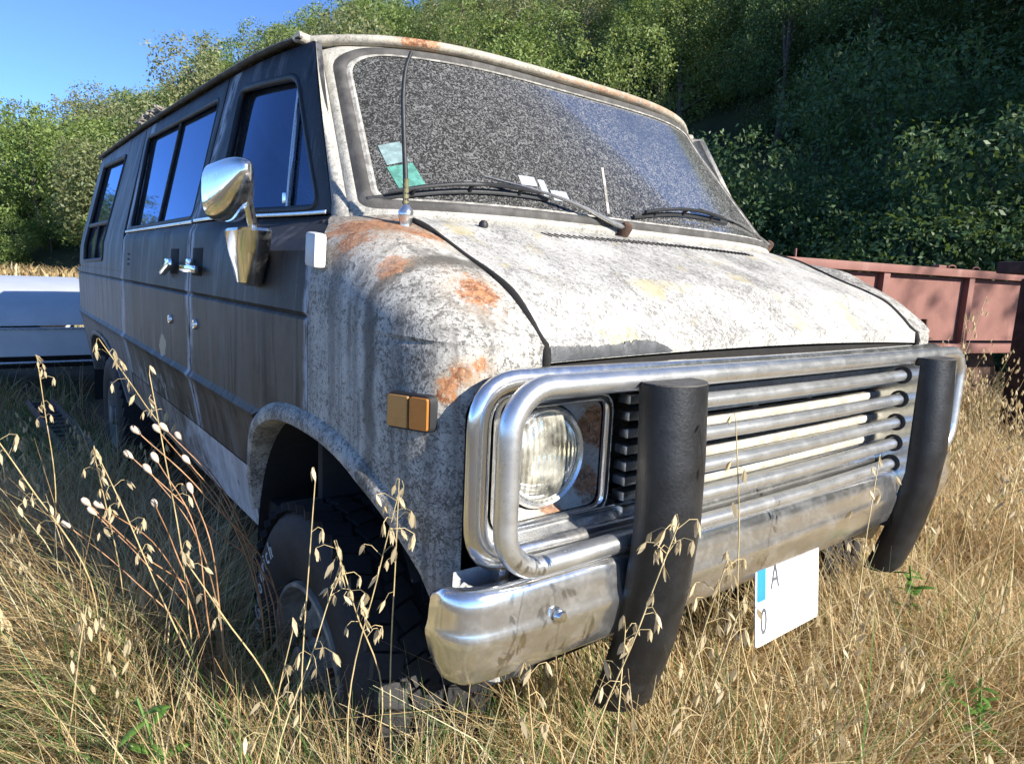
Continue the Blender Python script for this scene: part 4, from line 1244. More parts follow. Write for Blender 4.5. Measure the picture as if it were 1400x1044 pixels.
# the same wood goes on past the right of the picture and keeps the sun off the near slope
for i, (x, y, sc) in enumerate([(18, -9, 1.4), (17, -15, 1.6), (18.5, -3, 1.4), (22, -13, 1.6), (20, -21, 1.6), (26, -19, 1.7), (25, -28, 1.8), (28, -9, 1.6), (33, -17, 1.8)]):
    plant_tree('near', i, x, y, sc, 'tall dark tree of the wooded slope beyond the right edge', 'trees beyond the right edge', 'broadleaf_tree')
# undergrowth filling the foot of the near slope
for i, (x, y) in enumerate([(11.2, 1.2), (12.6, 2.8), (11.6, 4.4), (12.8, 6.2), (11.4, 7.8), (12.5, 9.6), (10.9, 11.2), (11.9, 13.2), (10.4, 15.2), (11.4, 17.4), (13.8, 1.6), (14.2, 4.6), (13.9, 8.0), (13.4, 11.8)]):
    plant_tree('bush', i, x, y, RNG.uniform(.8, 1.2), ('waist-high leafy shrub %s*' % ('with wide crown ' if i % 2 else '')), 'shrubs along the foot of the slope', 'shrub')
# scrub along the far foot of the hill, behind the road
for i in range(22):
    p = FT[int(lerp(46, 74, i / 21))] if 74 < len(FT) else FT[-1 - i]
    plant_tree('far' if i % 3 else 'pale', i, float(p[0]) + RNG.uniform(-2, 2) + 1.5, float(p[1]) + RNG.uniform(-1, 2), RNG.uniform(.34, .55), ('bushy sunlit shrub ' + ('of bright green ' if i % 3 else 'of olive grey ') + '*'), 'sunlit shrubs behind the road', 'shrub')
# ------------------------------------------------------------------ white car behind the van's tail
car = empty('white_car', (-1.4, 7.1, 0), 0, 'low white car with flat bonnet parked behind the tail of the van', 'car')
M['car_white'] = plain('chalky_white_car_paint', (.52, .535, .55), .32, 0, .06, 4)
def carp(x, y, z): return (x + 1.4, y - 7.1, z)
def car_grid(name, rows, mat, parent=car, sm=40, flip=False): return grid(name, [[carp(*p) for p in r] for r in rows], mat, parent, sm, 0, flip=flip)
XS = [-3.75, -3.72, -3.6, -3.3, -2.8, -2.2, -1.6, -1.2, -.73]
def nose(x): return interp(x, [-3.75, -3.6, -3.2, -2.4, -1.0], [.0, .55, .85, .97, 1.0])
# bonnet, a slightly ajar clamshell
by = [6.36, 6.37, 6.43, 6.55, 6.75, 7.0, 7.3, 7.6, 7.9]
bz = [.690, .735, .815, .895, .965, 1.02, 1.06, 1.085, 1.095]
car_grid('bonnet', [[(x, lerp(7.4, y, .75 + .25 * nose(x)), .5 + (z - .5) * (.55 + .45 * nose(x)) + (.02 * (x + 2.2) / 2.2 if y < 6.5 else 0)) for x in XS] for y, z in zip(by, bz)], M['car_white'])
car_grid('bonnet_far_side', [[(x, 7.9, .5 + (1.095 - .5) * (.55 + .45 * nose(x))) for x in XS], [(x, 8.35, .5 + .35 * (.55 + .45 * nose(x))) for x in XS], [(x, 8.40, .45) for x in XS]], M['car_white'])
# wing side, trim, sill
car_grid('front_wing', [[(x, 6.335 + .35 * (1 - nose(x)), z) for x in XS] for z in (.43, .45, .56, .655, .668)], M['car_white'], flip=True)
tube('side_moulding', [carp(x, 6.325 + .35 * (1 - nose(x)), .676) for x in XS], .009, M['chrome_trim'], car, 6)
tube('sill_tube', [carp(x, 6.34, .375) for x in (-3.4, -2, -.73)], .013, M['chrome_trim'], car, 6)
# door, cabin and tail, standing behind the van
car_grid('front_door', [[(x, y, z) for x in np.linspace(-.715, .30, 8)] for y, z in ((6.335, .40), (6.325, .56), (6.33, .668), (6.36, .90), (6.40, 1.0))], M['car_white'], flip=True)
car_grid('rear_door', [[(x, y, z) for x in np.linspace(.315, .98, 8)] for y, z in ((6.335, .40), (6.325, .56), (6.33, .668), (6.36, .90), (6.40, 1.0))], M['car_white'], flip=True)
car_grid('rear_wing', [[(x, y + .25 * max(0, (x - 1.7)), z) for x in np.linspace(.995, 2.0, 8)] for y, z in ((6.335, .40), (6.325, .56), (6.33, .668), (6.36, .86), (6.5, .92), (7.35, .95), (8.2, .92), (8.37, .6))], M['car_white'], flip=True)
car_grid('roof', [[(x, y, z - .5 * max(0, abs(x - .65) - .65) ** 1.5) for x in np.linspace(-.30, 1.6, 12)] for y, z in ((6.52, 1.32), (6.6, 1.37), (7.35, 1.41), (8.1, 1.37), (8.2, 1.32))], M['car_white'])
car_grid('side_window', [[(x, 6.40, 1.0) for x in (-.70, .28, .98, 1.75)], [(x, 6.46, 1.16) for x in (-.48, .28, .96, 1.68)], [(x, 6.52, 1.32) for x in (-.29, .28, .94, 1.58)]], M['side_glass'], flip=True)
car_grid('windscreen', [[(-.715, 6.42, 1.03), (-.735, 7.35, 1.09), (-.715, 8.3, 1.03)], [(-.30, 6.54, 1.33), (-.34, 7.35, 1.40), (-.30, 8.18, 1.33)]], M['side_glass'])
for wx in (-2.75, 1.15):
    lathe('wheel', [(.0, .02), (.17, .02), (.19, .0), (.20, .015), (.29, .01), (.31, -.02), (.31, -.18)], carp(wx, 6.37, .30), (0, -1, 0), M['tyre'], car, 28)
box('underbody', carp(-.9, 7.35, .40), (5.3, 1.7, .20), M['dark'], car, .03)
for sy in (6.7, 8.0):
    lathe('headlamp', [(.09, 0), (.08, .02), (.0, .035)], carp(-3.70, sy, .66), (-1, 0, 0), M['headlens'], car, 20)
box('bumper', carp(-3.74, 7.35, .50), (.10, 1.6, .10), M['chrome_trim'], car, .03)

# ------------------------------------------------------------------ red-brown freight wagon to the right
k = Mat('red_oxide_paint'); c = k.co()
n = k.noise(c, 2.2, 6, .65); f = k.noise(c, 26, 5, .65)
col = k.mix(k.step(n, .36, .66), (.185, .078, .060), (.235, .103, .082))
col = k.mix(k.math('MULTIPLY', k.step(f, .60, .68), .7), col, (.13, .055, .04))
col = k.mix(k.math('MULTIPLY', k.step(k.noise(k.map(c, (8, 8, .8)), 1.2, 4), .58, .72), .5), col, (.30, .17, .14))
k.bump(f, .25, .006)
M['oxide'] = k.set(Base_Color=col, Roughness=.7)
WA, WB = np.array((2.1, 2.87)), np.array((8.35, 1.40))
WD = (WB - WA) / np.linalg.norm(WB - WA); WNn = np.array((-WD[1], WD[0]))       # WNn points away from the camera
WL = float(np.linalg.norm(WB - WA))
wag = empty('freight_wagon', (float(WA[0]), float(WA[1]), 0), math.atan2(WD[1], WD[0]), 'red-brown open steel wagon with ribbed side behind the hood of the van', 'wagon')
ZT, ZB = 1.60, .85
def wbox(name, x0, x1, y0, y1, z0, z1, mat=M['oxide'], bev=.006, par=wag): return box(name, ((x0 + x1) / 2, (y0 + y1) / 2, (z0 + z1) / 2), (x1 - x0, y1 - y0, z1 - z0), mat, par, bev)
ribs = [0.10, 1.38, 2.66, 3.42, 4.72, 6.0]
ribs = [.0, 1.05, 2.02, 3.30, 4.62, WL - .09]
for a, b in zip(ribs[:-1], ribs[1:]):
    bm = bmesh.new(); box_bm(bm, ((a + b + .09) / 2, .02, (ZT + ZB) / 2 - .04), (b - a - .095, .012, ZT - ZB - .10), .0)
    bmobj('side_panel', bm, M['oxide'], wag)
for r in ribs: wbox('rib', r, r + .09, -.055, .04, ZB - .02, ZT - .082)
wbox('top_rail', -.05, WL + .05, -.075, .06, ZT - .08, ZT)
wbox('bottom_rail', -.05, WL + .05, -.07, .06, ZB - .12, ZB - .021)
wbox('far_side', 0, WL, 2.2, 2.26, ZB, ZT)
wbox('end_wall', WL - .02, WL + .04, .06, 2.2, ZB, ZT - .1)
wbox('end_wall', -.04, .02, .06, 2.2, ZB, ZT - .1)
wbox('deck', .0, WL, .06, 2.2, ZB - .1, ZB - .03, M['rustmetal'])
wbox('underframe', .3, WL - .3, .5, 1.7, .50, ZB - .1, M['rustmetal'])
for x in (1.1, 5.6):
    for yy in (.35, 1.85):
        lathe('wheel', [(.0, .05), (.10, .05), (.12, .02), (.30, .02), (.33, .05), (.36, .04), (.40, -.02), (.40, -.10)], (x, yy, .40), (0, -1, 0), M['rustmetal'], wag, 30)
bm = bmesh.new(); box_bm(bm, (4.05, -.02, ZB + .13), (.022, .05, .20), .003, Matrix.Rotation(-.10, 3, 'Y')); box_bm(bm, (4.095, -.03, ZB + .035), (.11, .06, .022), .003)
bmobj('tie_hook', bm, M['rustmetal'], wag)
for x in (4.35, 4.75):
    tube('lashing_ring', [(x + .06 * math.cos(a), -.02, ZT + .012 + .022 * math.sin(a)) for a in np.linspace(0, pi, 10)], .008, M['oxide'], wag, 6)
wbox('hinge_block', 4.10, 4.22, -.05, .03, ZT + .001, ZT + .028)
tube('stake', [(2.12, -.05, ZT - .02), (2.115, -.05, ZT + .075)], .010, M['oxide'], wag, 6)
# dark upright at the right edge, a machine's frame leg with brackets
fr = empty('machine_frame', (5.02, .62, 0), math.atan2(WD[1], WD[0]), 'dark rusty steel upright with brackets at the right edge beside the wagon', 'frame')
M['dark_rust'] = plain('dark_rusted_steel', (.045, .026, .02), .8, 0, .5, 9, .4, .006)
box('upright', (.28, 0, .80), (.16, .22, 1.62), M['dark_rust'], fr, .012)
box('upright', (.62, .5, .75), (.14, .2, 1.5), M['dark_rust'], fr, .012)
box('top_beam', (.42, .30, 1.58), (.5, .6, .10), M['dark_rust'], fr, .012)
box('foot_plate', (.30, -.02, .03), (.4, .4, .06), M['dark_rust'], fr, .01)
box('bracket', (.12, -.06, .62), (.22, .10, .12), M['dark_rust'], fr, .01, Matrix.Rotation(.5, 3, 'Y'))
box('bracket', (.15, -.06, .88), (.18, .09, .03), M['dark_rust'], fr, .006)
tube('brace', [(.25, -.02, .35), (-.12, .04, .98)], .022, M['dark_rust'], fr, 8)
tube('handle_loop', [(.18 + .05 * math.cos(a), -.12, 1.40 + .05 * math.sin(a)) for a in np.linspace(0, 2 * pi, 14)[:-1]], .008, M['rustmetal'], fr, 6, True)

# ------------------------------------------------------------------ scrap ladder beam lying beside the van
M['old_wood'] = plain('grey_weathered_steel', (.10, .088, .08), .8, 0, .4, 12, .5, .004)
lad = empty('scrap_ladder', (-1.02, 3.2, .12), 0, 'rusty ladder-like steel track lying in the weeds along the van', 'track')
A0, A1 = Vector((.10, -.95, -.01)), Vector((-.12, 2.4, .03))
for dx in (0, -.16):
    d = Vector((dx, 0, 0))
    tube('side_rail', [A0 + d, A1 + d], .022, M['old_wood'], lad, 4, squash=(1, 1.6))
for i in range(26):
    p = A0.lerp(A1, (i + .5) / 26)
    box('rung', p + Vector((-.08, 0, 0)), (.15, .035, .018), M['old_wood'], lad, .003)
# ------------------------------------------------------------------ grass and weeds
def blade_mat(name, trans=.45, rough=.6):
    k = Mat(name)
    at = k.node('Attribute', attribute_name='tint').outputs[0]
    k.set(Base_Color=at, Roughness=rough)
    tr = k.node('BsdfTranslucent', {0: at}).outputs[0]
    k.L.new(k.node('MixShader', {0: trans, 1: k.b.outputs[0], 2: tr}).outputs[0], k.out.inputs[0])
    return k.m
M['grass'] = blade_mat('grass_blades')
STRAW = np.array([(.74, .58, .31), (.64, .47, .22), (.80, .68, .42), (.50, .32, .14), (.70, .57, .32), (.74, .53, .26)])
GREEN = np.array([(.14, .27, .06), (.19, .30, .08), (.27, .34, .12), (.12, .22, .07)])
def ribbons(P, H, W, lean, az, curl, cols, segs=4):
    """curved tapering blades; P base points, lean sideways run as a share of height, curl how much it droops at the tip"""
    n = len(P)
    d = np.stack([np.cos(az), np.sin(az), np.zeros(n)], 1)
    wz = az + np.pi / 2 + RNG.uniform(-.9, .9, n)
    wv = np.stack([np.cos(wz), np.sin(wz), np.zeros(n)], 1)
    V = np.empty((n, (segs + 1) * 2, 3)); C = np.empty((n, (segs + 1) * 2, 3))
    for i in range(segs + 1):
        t = i / segs
        run = lean * H * (t ** 1.5) + curl * H * t ** 3
        z = H * (t - .5 * curl * t ** 3 - .25 * lean * t * t)
        c = P + d * run[:, None]; c[:, 2] += z
        w = W * (1 - .85 * t ** 2) * .5
        V[:, 2 * i] = c - wv * w[:, None]; V[:, 2 * i + 1] = c + wv * w[:, None]
        C[:, 2 * i] = C[:, 2 * i + 1] = cols
    m = (segs + 1) * 2
    f = np.array([(2 * i, 2 * i + 1, 2 * i + 3, 2 * i + 2) for i in range(segs)])
    F = (np.arange(n)[:, None, None] * m + f[None]).reshape(-1, 4)
    return V.reshape(-1, 3), F, C.reshape(-1, 3)
def ok_spot(x, y):
    inside = (np.abs(x) < .93) & (y > .12) & (y < 4.85)
    wheel_ = (np.abs(np.abs(x) - .83) < .17) & (y > .12) & (y < .96)
    carbox = (x > -3.8) & (x < 2.1) & (y > 6.3) & (y < 8.5)
    return ~(inside | wheel_ | carbox)
def clump_points(n, x0, x1, y0, y1, tight=.05, per=14):
    m = n // per + 1
    cx = RNG.uniform(x0, x1, m); cy = RNG.uniform(y0, y1, m)
    i = RNG.integers(0, m, n)
    x = cx[i] + RNG.normal(0, tight, n); y = cy[i] + RNG.normal(0, tight, n)
    k = ok_spot(x, y) & (np.hypot(x + 1.507, y + .884) > .42)
    x, y, i = x[k], y[k], i[k]
    return np.stack([x, y, ground_z(x, y) - .01], 1), i, m
def patch(x, y, f, s): return .5 + .5 * np.clip(wob(x, y, f, s), -1, 1)
GV, GF, GC = [], [], []
def add_grass(n, box_, h, w, green=.1, tight=.06, lean=(.1, .6), curl=(.05, .5), bright=1.0, per=14):
    P, ci, m = clump_points(n, *box_, tight, per)
    n = len(P)
    hh = RNG.uniform(.55, 1.15, m)[ci] * RNG.uniform(.6, 1.15, n) * h
    hh *= .75 + .5 * patch(P[:, 0], P[:, 1], 1.3, 2.0)
    gm = RNG.uniform(0, 1, m)[ci] < green * 2 * patch(P[:, 0], P[:, 1], .9, 4.0)
    cols = STRAW[RNG.integers(0, len(STRAW), n)] * RNG.uniform(.75, 1.15, (n, 1)) * bright
    cols = cols * RNG.uniform(.8, 1.15, m)[ci][:, None]
    gc = GREEN[RNG.integers(0, len(GREEN), n)] * RNG.uniform(.7, 1.3, (n, 1))
    cols = np.where(gm[:, None], gc, cols)
    az = (RNG.uniform(0, 2 * np.pi, m)[ci] + RNG.normal(0, 1.0, n))
    V, F, C = ribbons(P, hh, w * RNG.uniform(.6, 1.4, n), RNG.uniform(*lean, n), az, RNG.uniform(*curl, n), np.clip(cols, 0, .85))
    b = sum(len(v) for v in GV)
    GV.append(V); GF.append(F + b); GC.append(C)
# foreground left of the van, in front of it, and to its right
add_grass(36000, (-3.2, -.93, -.75, 3.2), .42, .0044, .34, .06, bright=1.1)
add_grass(14000, (-2.6, -.95, -.6, 2.2), .52, .0032, .14, .05, (.3, 1.3), (.1, .7), 1.1)
add_grass(32000, (-1.5, 1.2, -1.0, .40), .46, .0042, .10, .05)
add_grass(12000, (-1.25, -.30, -.50, .12), .70, .0038, .10, .05, (.1, .8))
add_grass(9000, (-1.25, .9, -.55, .25), .58, .0038, .05, .05, (.05, .5))
add_grass(15000, (-1.42, -.99, -.35, 1.3), .72, .0038, .20, .05, (.1, .8), bright=1.05)
add_grass(7000, (-1.30, -.96, -.45, .45), .66, .0034, .10, .04, (.1, .7))
add_grass(6000, (-1.2, -.4, -.35, .12), .62, .0036, .08, .05, (.1, .8))
add_grass(9000, (-1.3, 1.4, -.9, .5), .30, .0050, .10, .10, (.5, 1.6), (.3, .9))
add_grass(36000, (.4, 4.6, -1.4, 2.6), .48, .0050, .05, .06)
add_grass(12000, (1.0, 5.0, -1.0, 2.4), .62, .0040, .03, .05, (.05, .4))
add_grass(9000, (-3.2, 4.8, -.9, 3.4), .16, .0075, .12, .25, (1.2, 3.2), (.2, .9), .85)
# beyond: beside the van's tail, towards the car and the wagon
add_grass(14000, (-4.5, -.95, 3.0, 6.4), .34, .0065, .38, .08, bright=.8)
add_grass(9000, (-8, 3, 8.6, 16), .45, .012, .3, .15)
add_grass(10000, (3.2, 9.5, -1.8, 6), .50, .0090, .05, .12)
add_grass(7000, (1.1, 4.0, 2.0, 8.0), .50, .0080, .08, .12)
add_grass(5200, (-30, 12, 15, 34), .5, .03, .25, .4)
V, F, C = np.concatenate(GV), np.concatenate(GF), np.concatenate(GC)
gr_o = big_mesh('dry_grass', V, F, M['grass'], None, C)
tag(gr_o, 'tall dry straw-coloured grass mixed with green blades around the van', 'grass', kind='stuff')
# roadside strip beyond the far road
n = 5000
x = RNG.uniform(-60, 6, n); y = RNG.uniform(50.5, 58, n) + .06 * x
V, F, C = ribbons(np.stack([x, y, np.zeros(n)], 1), RNG.uniform(.4, 1.1, n), np.full(n, .12), RNG.uniform(.1, .7, n), RNG.uniform(0, 6.28, n), RNG.uniform(.1, .5, n), STRAW[RNG.integers(0, 6, n)] * RNG.uniform(.5, 1.0, (n, 1)))
rs = big_mesh('roadside_grass', V, F, M['grass'], None, C); tag(rs, 'strip of pale dry grass along the far side of the road', 'grass', kind='stuff')

# wild oats: drooping spikelets on thin stems
def spikelet_arrays():
    """two pale husks around a seed, hanging along -Z from the origin, 24 mm long"""
    V, F = [], []
    for s, az in ((1, 0), (-1, .5), (1, 2.2)):
        b = len(V)
        ca, sa = math.cos(az), math.sin(az)
        for (t, w, o) in ((0, .0006, 0), (.35, .0034, .0022), (.7, .0024, .0036), (1, .0002, .0046)):
            for q in (-1, 1):
                x, y = w * q, s * o
                V.append((x * ca - y * sa, x * sa + y * ca, -.026 * t))
        for i in range(3): F.append((b + 2 * i, b + 2 * i + 1, b + 2 * i + 3, b + 2 * i + 2))
    return np.array(V), np.array(F)
SPV, SPF = spikelet_arrays()
M['husk'] = Mat('oat_husk').set(Base_Color=(.62, .52, .32), Roughness=.55)
kk = Mat('oat_husk_thin'); kk.set(Base_Color=(.64, .53, .33), Roughness=.5)
kk.L.new(kk.node('MixShader', {0: .4, 1: kk.b.outputs[0], 2: kk.node('BsdfTranslucent', {0: (.66, .54, .32)}).outputs[0]}).outputs[0], kk.out.inputs[0])
M['husk'] = kk.m
M['oat_stem'] = plain('straw_stem', (.52, .40, .20), .55, 0, .25, 30)
M['stem_red'] = plain('reddish_stem', (.36, .19, .09), .6, 0, .3, 30)
me = bpy.data.meshes.new('spikelet'); me.from_pydata([tuple(v) for v in SPV], [], [tuple(int(i) for i in f) for f in SPF]); me.shade_smooth(); me.materials.append(M['husk'])
SPIKE = me
def oat_shape(rng, tip, base, n_sp, droop):
    """stem path, pedicels and spikelet places of one stalk"""
    base, tip = np.array(base, float), np.array(tip, float)
    v = tip - base
    ln_ = np.linalg.norm(v)
    mid = base + v * .55 + np.array((rng.normal(0, .045) * ln_, rng.normal(0, .045) * ln_, .05 * ln_))
    nod = rng.uniform(0, 6.28)
    top = tip + np.array((v[0] * .06 + .035 * math.cos(nod), v[1] * .06 + .035 * math.sin(nod), -.012))
    path = crom([base, base + v * .25 + np.array((0, 0, .02)), mid, lerp(mid, top, .6) + np.array((0, 0, droop * .5)), top], 6)
    L = len(path)
    sp, ped = [], []
    for i in range(n_sp):
        t = rng.uniform(.62, 1.0) if i else 1.0
        j = min(L - 2, int(t * (L - 1)))
        p = path[j] + (path[j + 1] - path[j]) * (t * (L - 1) - j) if t < 1 else path[-1]
        a = rng.uniform(0, 6.28); ln = rng.uniform(.010, .038) if i else .006
        q = p + np.array((math.cos(a) * ln, math.sin(a) * ln, rng.uniform(-.012, .02)))
        ped.append((p, q)); sp.append((q, a, rng.uniform(-.5, .5), rng.uniform(.85, 1.3)))
    return path, ped, sp
def oat_thing(rng, tip, base, n_sp, label, group, droop=.02, r=.0016):
    path, ped, sp = oat_shape(rng, tip, base, n_sp, droop)
    b = np.array(base)
    o = empty('wild_oat_stalk', tuple(b), 0, label, 'oat stalk', group)
    bits = [sweep([p - b for p in path], [lerp(r, r * .45, i / (len(path) - 1)) for i in range(len(path))], 5)]
    for p, q in ped:
        m = lerp(p, q, .6) + np.array((0, 0, .006))
        bits.append(sweep([p - b, m - b, q - b], .00055, 3))
    v, f = merge_vf(bits)
    mesh('stem', v, f, M['oat_stem'], o, 60)
    for q, a, tl, sc in sp:
        s = link_obj('spikelet', SPIKE, M['husk'], o)
        s.location = q - b; s.rotation_euler = (tl, rng.uniform(-.6, .6), a); s.scale = (sc * .95, sc * .95, sc * .85)
    return o
CR = np.array(((0.7890167, -0.05951058, 0.61148273), (-0.61271075, -0.14935885, 0.77606538), (0.04514626, -0.98699059, -0.1543094)))
CC = np.array((-1.5069, -.8841, 1.31))
def spot(px, py, depth): return CC + CR @ np.array(((px - 700) / 914.5, (py - 522) / 914.5, 1.0)) * depth
orng = np.random.default_rng(3)
OATS = [ # tip in the photograph's frame, its distance, sideways reach, spikelets, label
 (133, 452, 1.55, (.20, .35), 15, 'tall oat stalk arching over beside the rear wheel arch of the van'),
 (6, 560, 1.35, (.16, .10), 14, 'oat stalk bending in at the left edge below the white car'),
 (66, 485, 1.9, (-.02, .1), 11, 'thin oat stalk between the left edge and the arching stalk'),
 (122, 605, 1.6, (.08, .1), 12, 'oat stalk with hanging seed heads left of the scrap track'),
 (193, 500, 1.35, (.10, .05), 5, 'bare oat stalk rising in front of the dark grey side door'),
 (138, 610, 1.4, (.22, -.06), 14, 'leaning oat stalk crossing the weeds left of the front wheel'),
 (520, 660, 1.02, (-.02, .05), 12, 'oat stalk in front of the black tyre tread, its tip below the amber lamp'),
 (545, 652, 1.05, (.03, .05), 7, 'tallest thin oat stalk rising in front of the wheel arch'),
 (478, 735, 1.0, (.0, .05), 14, 'oat stalk with full head before the front tyre'),
 (455, 770, 1.05, (.04, .03), 10, 'short oat stalk in front of the wheel rim'),
 (402, 640, 1.12, (.02, .04), 3, 'curved bare oat stem before the wheel arch'),
 (282, 745, 1.15, (.10, .02), 9, 'oat stalk nodding left of the front tyre'),
 (372, 850, 1.0, (.05, .0), 8, 'low oat stalk against the tyre sidewall'),
 (905, 694, .95, (-.10, -.02), 16, 'oat stalk with pale seeds in front of the left rubber pad'),
 (960, 745, .95, (-.06, .0), 14, 'oat stalk beside the right side of the left rubber pad'),
 (985, 800, 1.0, (-.05, .0), 12, 'oat stalk just left of the number plate'),
 (838, 860, .92, (.03, .0), 12, 'oat stalk under the bumper left of the rubber pad'),
 (690, 905, .9, (.05, .0), 10, 'oat stalk below the corner of the chrome bumper'),
 (1195, 610, 1.4, (-.22, -.02), 11, 'long oat stem slanting across the right rubber pad'),
 (1020, 560, 1.15, (.22, -.05), 4, 'long bare oat stem slanting across the grille bars'),
 (1335, 400, 2.6, (.02, .0), 14, 'tall oat stalk in front of the red wagon side'),
 (1318, 425, 2.7, (-.02, .05), 12, 'tall pale oat stalk left of the tie hook on the wagon'),
 (1395, 560, 1.9, (-.08, .0), 16, 'oat stalk with heavy head at the right edge'),
 (1380, 600, 1.8, (-.05, .0), 14, 'oat stalk leaning before the dark steel upright'),
 (1290, 650, 1.9, (.0, .0), 10, 'oat stalk right of the right rubber pad'),
 (1180, 840, 1.3, (.05, .0), 10, 'oat stalk in the dry grass right of the number plate'),
 (1130, 915, 1.1, (.06, .0), 10, 'oat stalk in the foreground grass below the number plate'),
 (1260, 880, 1.3, (-.04, .0), 10, 'oat stalk in the foreground grass at lower right'),
]
for i, (px, py, dep, (dx, dy), ns, lab) in enumerate(OATS):
    t = spot(px, py, dep)
    gz = float(ground_z(t[0] + dx, t[1] + dy))
    oat_thing(orng, t, (t[0] + dx * 1.3, t[1] + dy * 1.3, gz - .01), ns, lab, 'single wild oat stalks', .02, .0019)
# the mass of oats behind them
OV, OF, OC = [], [], []
nb = 0
def add_arr(V, F, col):
    global nb
    OV.append(V); OF.append(F + nb); OC.append(np.tile(col, (len(V), 1))); nb += len(V)
SF = np.array([(2 * i, 2 * i + 1, 2 * i + 3, 2 * i + 2) for i in range(40)])
def oat_mass(n, box_, hmin, hmax, nsp):
    for _ in range(n):
        x, y = orng.uniform(box_[0], box_[1]), orng.uniform(box_[2], box_[3])
        if not bool(ok_spot(np.array([x]), np.array([y]))[0]) or math.hypot(x + 1.507, y + .884) < 1.0: continue
        h = orng.uniform(hmin, hmax); a = orng.uniform(0, 6.28); r = orng.uniform(.05, .25)
        path, ped, sp = oat_shape(orng, (x + r * math.cos(a), y + r * math.sin(a), h), (x, y, 0), nsp, .02)
        path = np.array(path[::3])
        w = orng.uniform(0, 6.28); wv = np.array((math.cos(w), math.sin(w), 0)) * .0012
        V = np.empty((len(path) * 2, 3)); V[0::2] = path - wv; V[1::2] = path + wv
        col = np.array((.56, .43, .21)) * orng.uniform(.75, 1.2)
        add_arr(V, SF[:len(path) - 1], col)
        for q, az, tl, sc in sp:
            c, s = math.cos(az), math.sin(az)
            Q = SPV * sc * 1.1
            ty = Q[:, 1] * math.cos(tl) - Q[:, 2] * math.sin(tl); tz = Q[:, 1] * math.sin(tl) + Q[:, 2] * math.cos(tl)
            add_arr(np.stack([Q[:, 0] * c - ty * s, Q[:, 0] * s + ty * c, tz], 1) + q, SPF, np.array((.64, .53, .32)) * orng.uniform(.8, 1.15))
oat_mass(230, (.6, 4.8, -1.2, 2.3), .42, .86, 10)
oat_mass(90, (-1.2, .6, -.7, .0), .34, .56, 8)
oat_mass(110, (-2.9, -1.02, -.3, 3.2), .32, .62, 9)
oat_mass(50, (3.0, 4.6, .2, 1.6), .6, 1.05, 12)
om = big_mesh('wild_oats', np.concatenate(OV), np.concatenate(OF), M['grass'], None, np.concatenate(OC))
tag(om, 'mass of pale wild oat stalks with hanging seeds in the dry grass', 'oats', kind='stuff')

# bud-headed weeds left of the front wheel
def pod_weed(rng, base, stems, label):
    o = empty('pod_weed', base, 0, label, 'weed', 'bud-headed weeds beside the van')
    pod = None
    for (dx, dy, h) in stems:
        p = crom([(0, 0, 0), (dx * .06 + rng.normal(0, .02), dy * .06 + rng.normal(0, .02), h * .55), (dx * .52 + rng.normal(0, .012), dy * .52 + rng.normal(0, .012), h * .84 + rng.normal(0, .015)), (dx, dy, h)], 6)
        tube('stem', p, [lerp(.0020, .0011, i / 18) for i in range(19)], M['stem_red'], o, 6)
        d = Vector(p[-1] - p[-3]).normalized()
        lathe('seed_pod', [(.0016, -.004), (.0045, .002), (.0068, .009), (.0062, .016), (.0034, .021), (.0, .022)], Vector(p[-1]), d, M['pod'], o, 10, 60)
M['pod'] = plain('pale_seed_pod', (.60, .47, .36), .6, 0, .2, 60)
def weed_at(px, py, dep): p = spot(px, py, dep); return (float(p[0]), float(p[1]), 0.0)
for base, dep, tips, lab in ((weed_at(372, 830, 1.62), 1.50, ((218, 590), (248, 600), (228, 588), (190, 592), (180, 625), (258, 632)), 'weed with long reddish stems and pale buds before the white sill'),
                             (weed_at(275, 830, 1.62), 1.50, ((122, 690), (130, 702), (140, 693), (213, 692), (95, 720)), 'weed with short reddish stems and buds left of the scrap track'),
                             (weed_at(325, 850, 1.50), 1.40, ((262, 672), (205, 645), (215, 630)), 'upright bud-headed weed nearest the front wheel')):
    pod_weed(orng, base, [tuple(float(q) for q in spot(px, py, dep + orng.uniform(-.08, .08)) - np.array((base[0], base[1], 0))) for px, py in tips], lab)

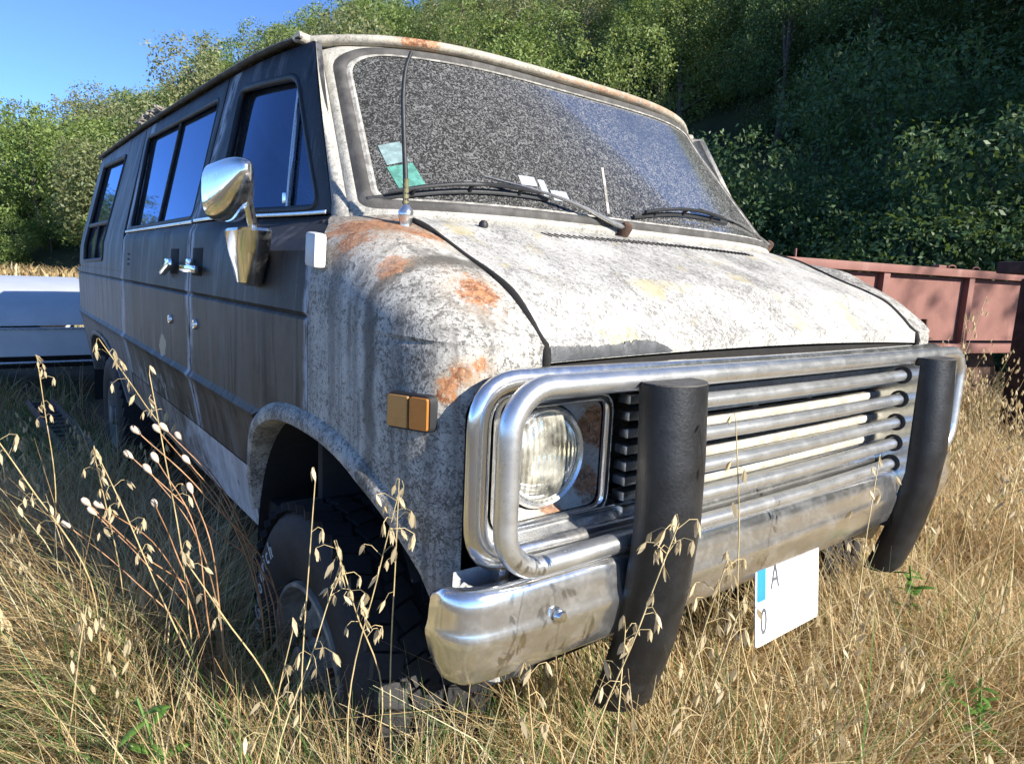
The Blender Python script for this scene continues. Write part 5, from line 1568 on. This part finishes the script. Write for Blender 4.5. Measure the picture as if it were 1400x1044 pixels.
# green broad-leaved weeds
M['weed_leaf'] = leaf_mat('fresh_weed_leaf', (.10, .24, .035), (.16, .30, .06), .4)
def leaf_mesh():
    V, F = [], []
    for i in range(7):
        t = i / 6
        w = .5 * math.sin(math.pi * (t * .92 + .05)) ** .8 * .36
        z = -.28 * t * t
        V += [(-w, t, z - .05 * (w > .02)), (0, t, z + .0), (w, t, z - .05 * (w > .02))]
    for i in range(6):
        for j in (0, 1): F.append((3 * i + j, 3 * i + j + 1, 3 * i + j + 4, 3 * i + j + 3))
    m_ = bpy.data.meshes.new('leaf'); m_.from_pydata(V, [], F); m_.shade_smooth(); m_.materials.append(M['weed_leaf'])
    a = m_.color_attributes.new('tint', 'FLOAT_COLOR', 'POINT')
    for q in a.data: q.color = (1, 1, 1, 1)
    return m_
LEAF = leaf_mesh()
def leafy(base, h, n, size, label):
    o = empty('leafy_weed', base, 0, label, 'weed', 'green weeds in the dry grass')
    stem = crom([(0, 0, -.01), (.01, .01, h * .5), (-.01, .015, h)], 6)
    tube('stem', stem, .003, plain('green_stem', (.16, .26, .07), .6), o, 6)
    for i in range(n):
        t = .15 + .85 * (i + .5) / n
        p = stem[min(12, int(t * 12))]
        l = link_obj('leaf', LEAF, M['weed_leaf'], o)
        s = size * (1.15 - .5 * t) * orng.uniform(.8, 1.2)
        l.location = p; l.scale = (s, s, s); l.rotation_euler = (orng.uniform(-.1, .7), orng.uniform(-.2, .2), i * 2.4 + orng.normal(0, .2))
for (px, py, dep, h, n_, sz, lab) in ((1345, 985, 1.45, .24, 26, .052, 'bright green leafy weed at the lower right corner'),
                                      (1250, 800, 1.9, .14, 10, .06, 'small green weed below the right rubber pad'), (200, 1010, 1.25, .2, 9, .06, 'small green weed at the lower left'),
                                      (1300, 950, 1.6, .16, 16, .045, 'small green weed just left of the bright leafy one')):
    p = spot(px, py, dep)
    leafy((float(p[0]), float(p[1]), max(0.0, float(p[2]) - h * .6)), h, n_, sz, lab)
# wispy grey-green weed against the sill
n = 5200
cx, cy = -1.05, .95
x = orng.normal(-1.10, .11, n); y = orng.normal(1.15, .42, n)
kx = ok_spot(x, y); x, y = x[kx], y[kx]; n = len(x)
V, F, C = ribbons(np.stack([x, y, np.zeros(n)], 1), orng.uniform(.25, .62, n), np.full(n, .0022), orng.uniform(.2, 1.2, n), orng.uniform(0, 6.28, n), orng.uniform(.1, .9, n), np.array((.20, .22, .13)) * orng.uniform(.5, 1.3, (n, 1)))
wi = big_mesh('wispy_weeds', V, F, M['grass'], None, C); tag(wi, 'tangle of thin grey-green weeds against the sill of the van', 'weeds', kind='stuff')
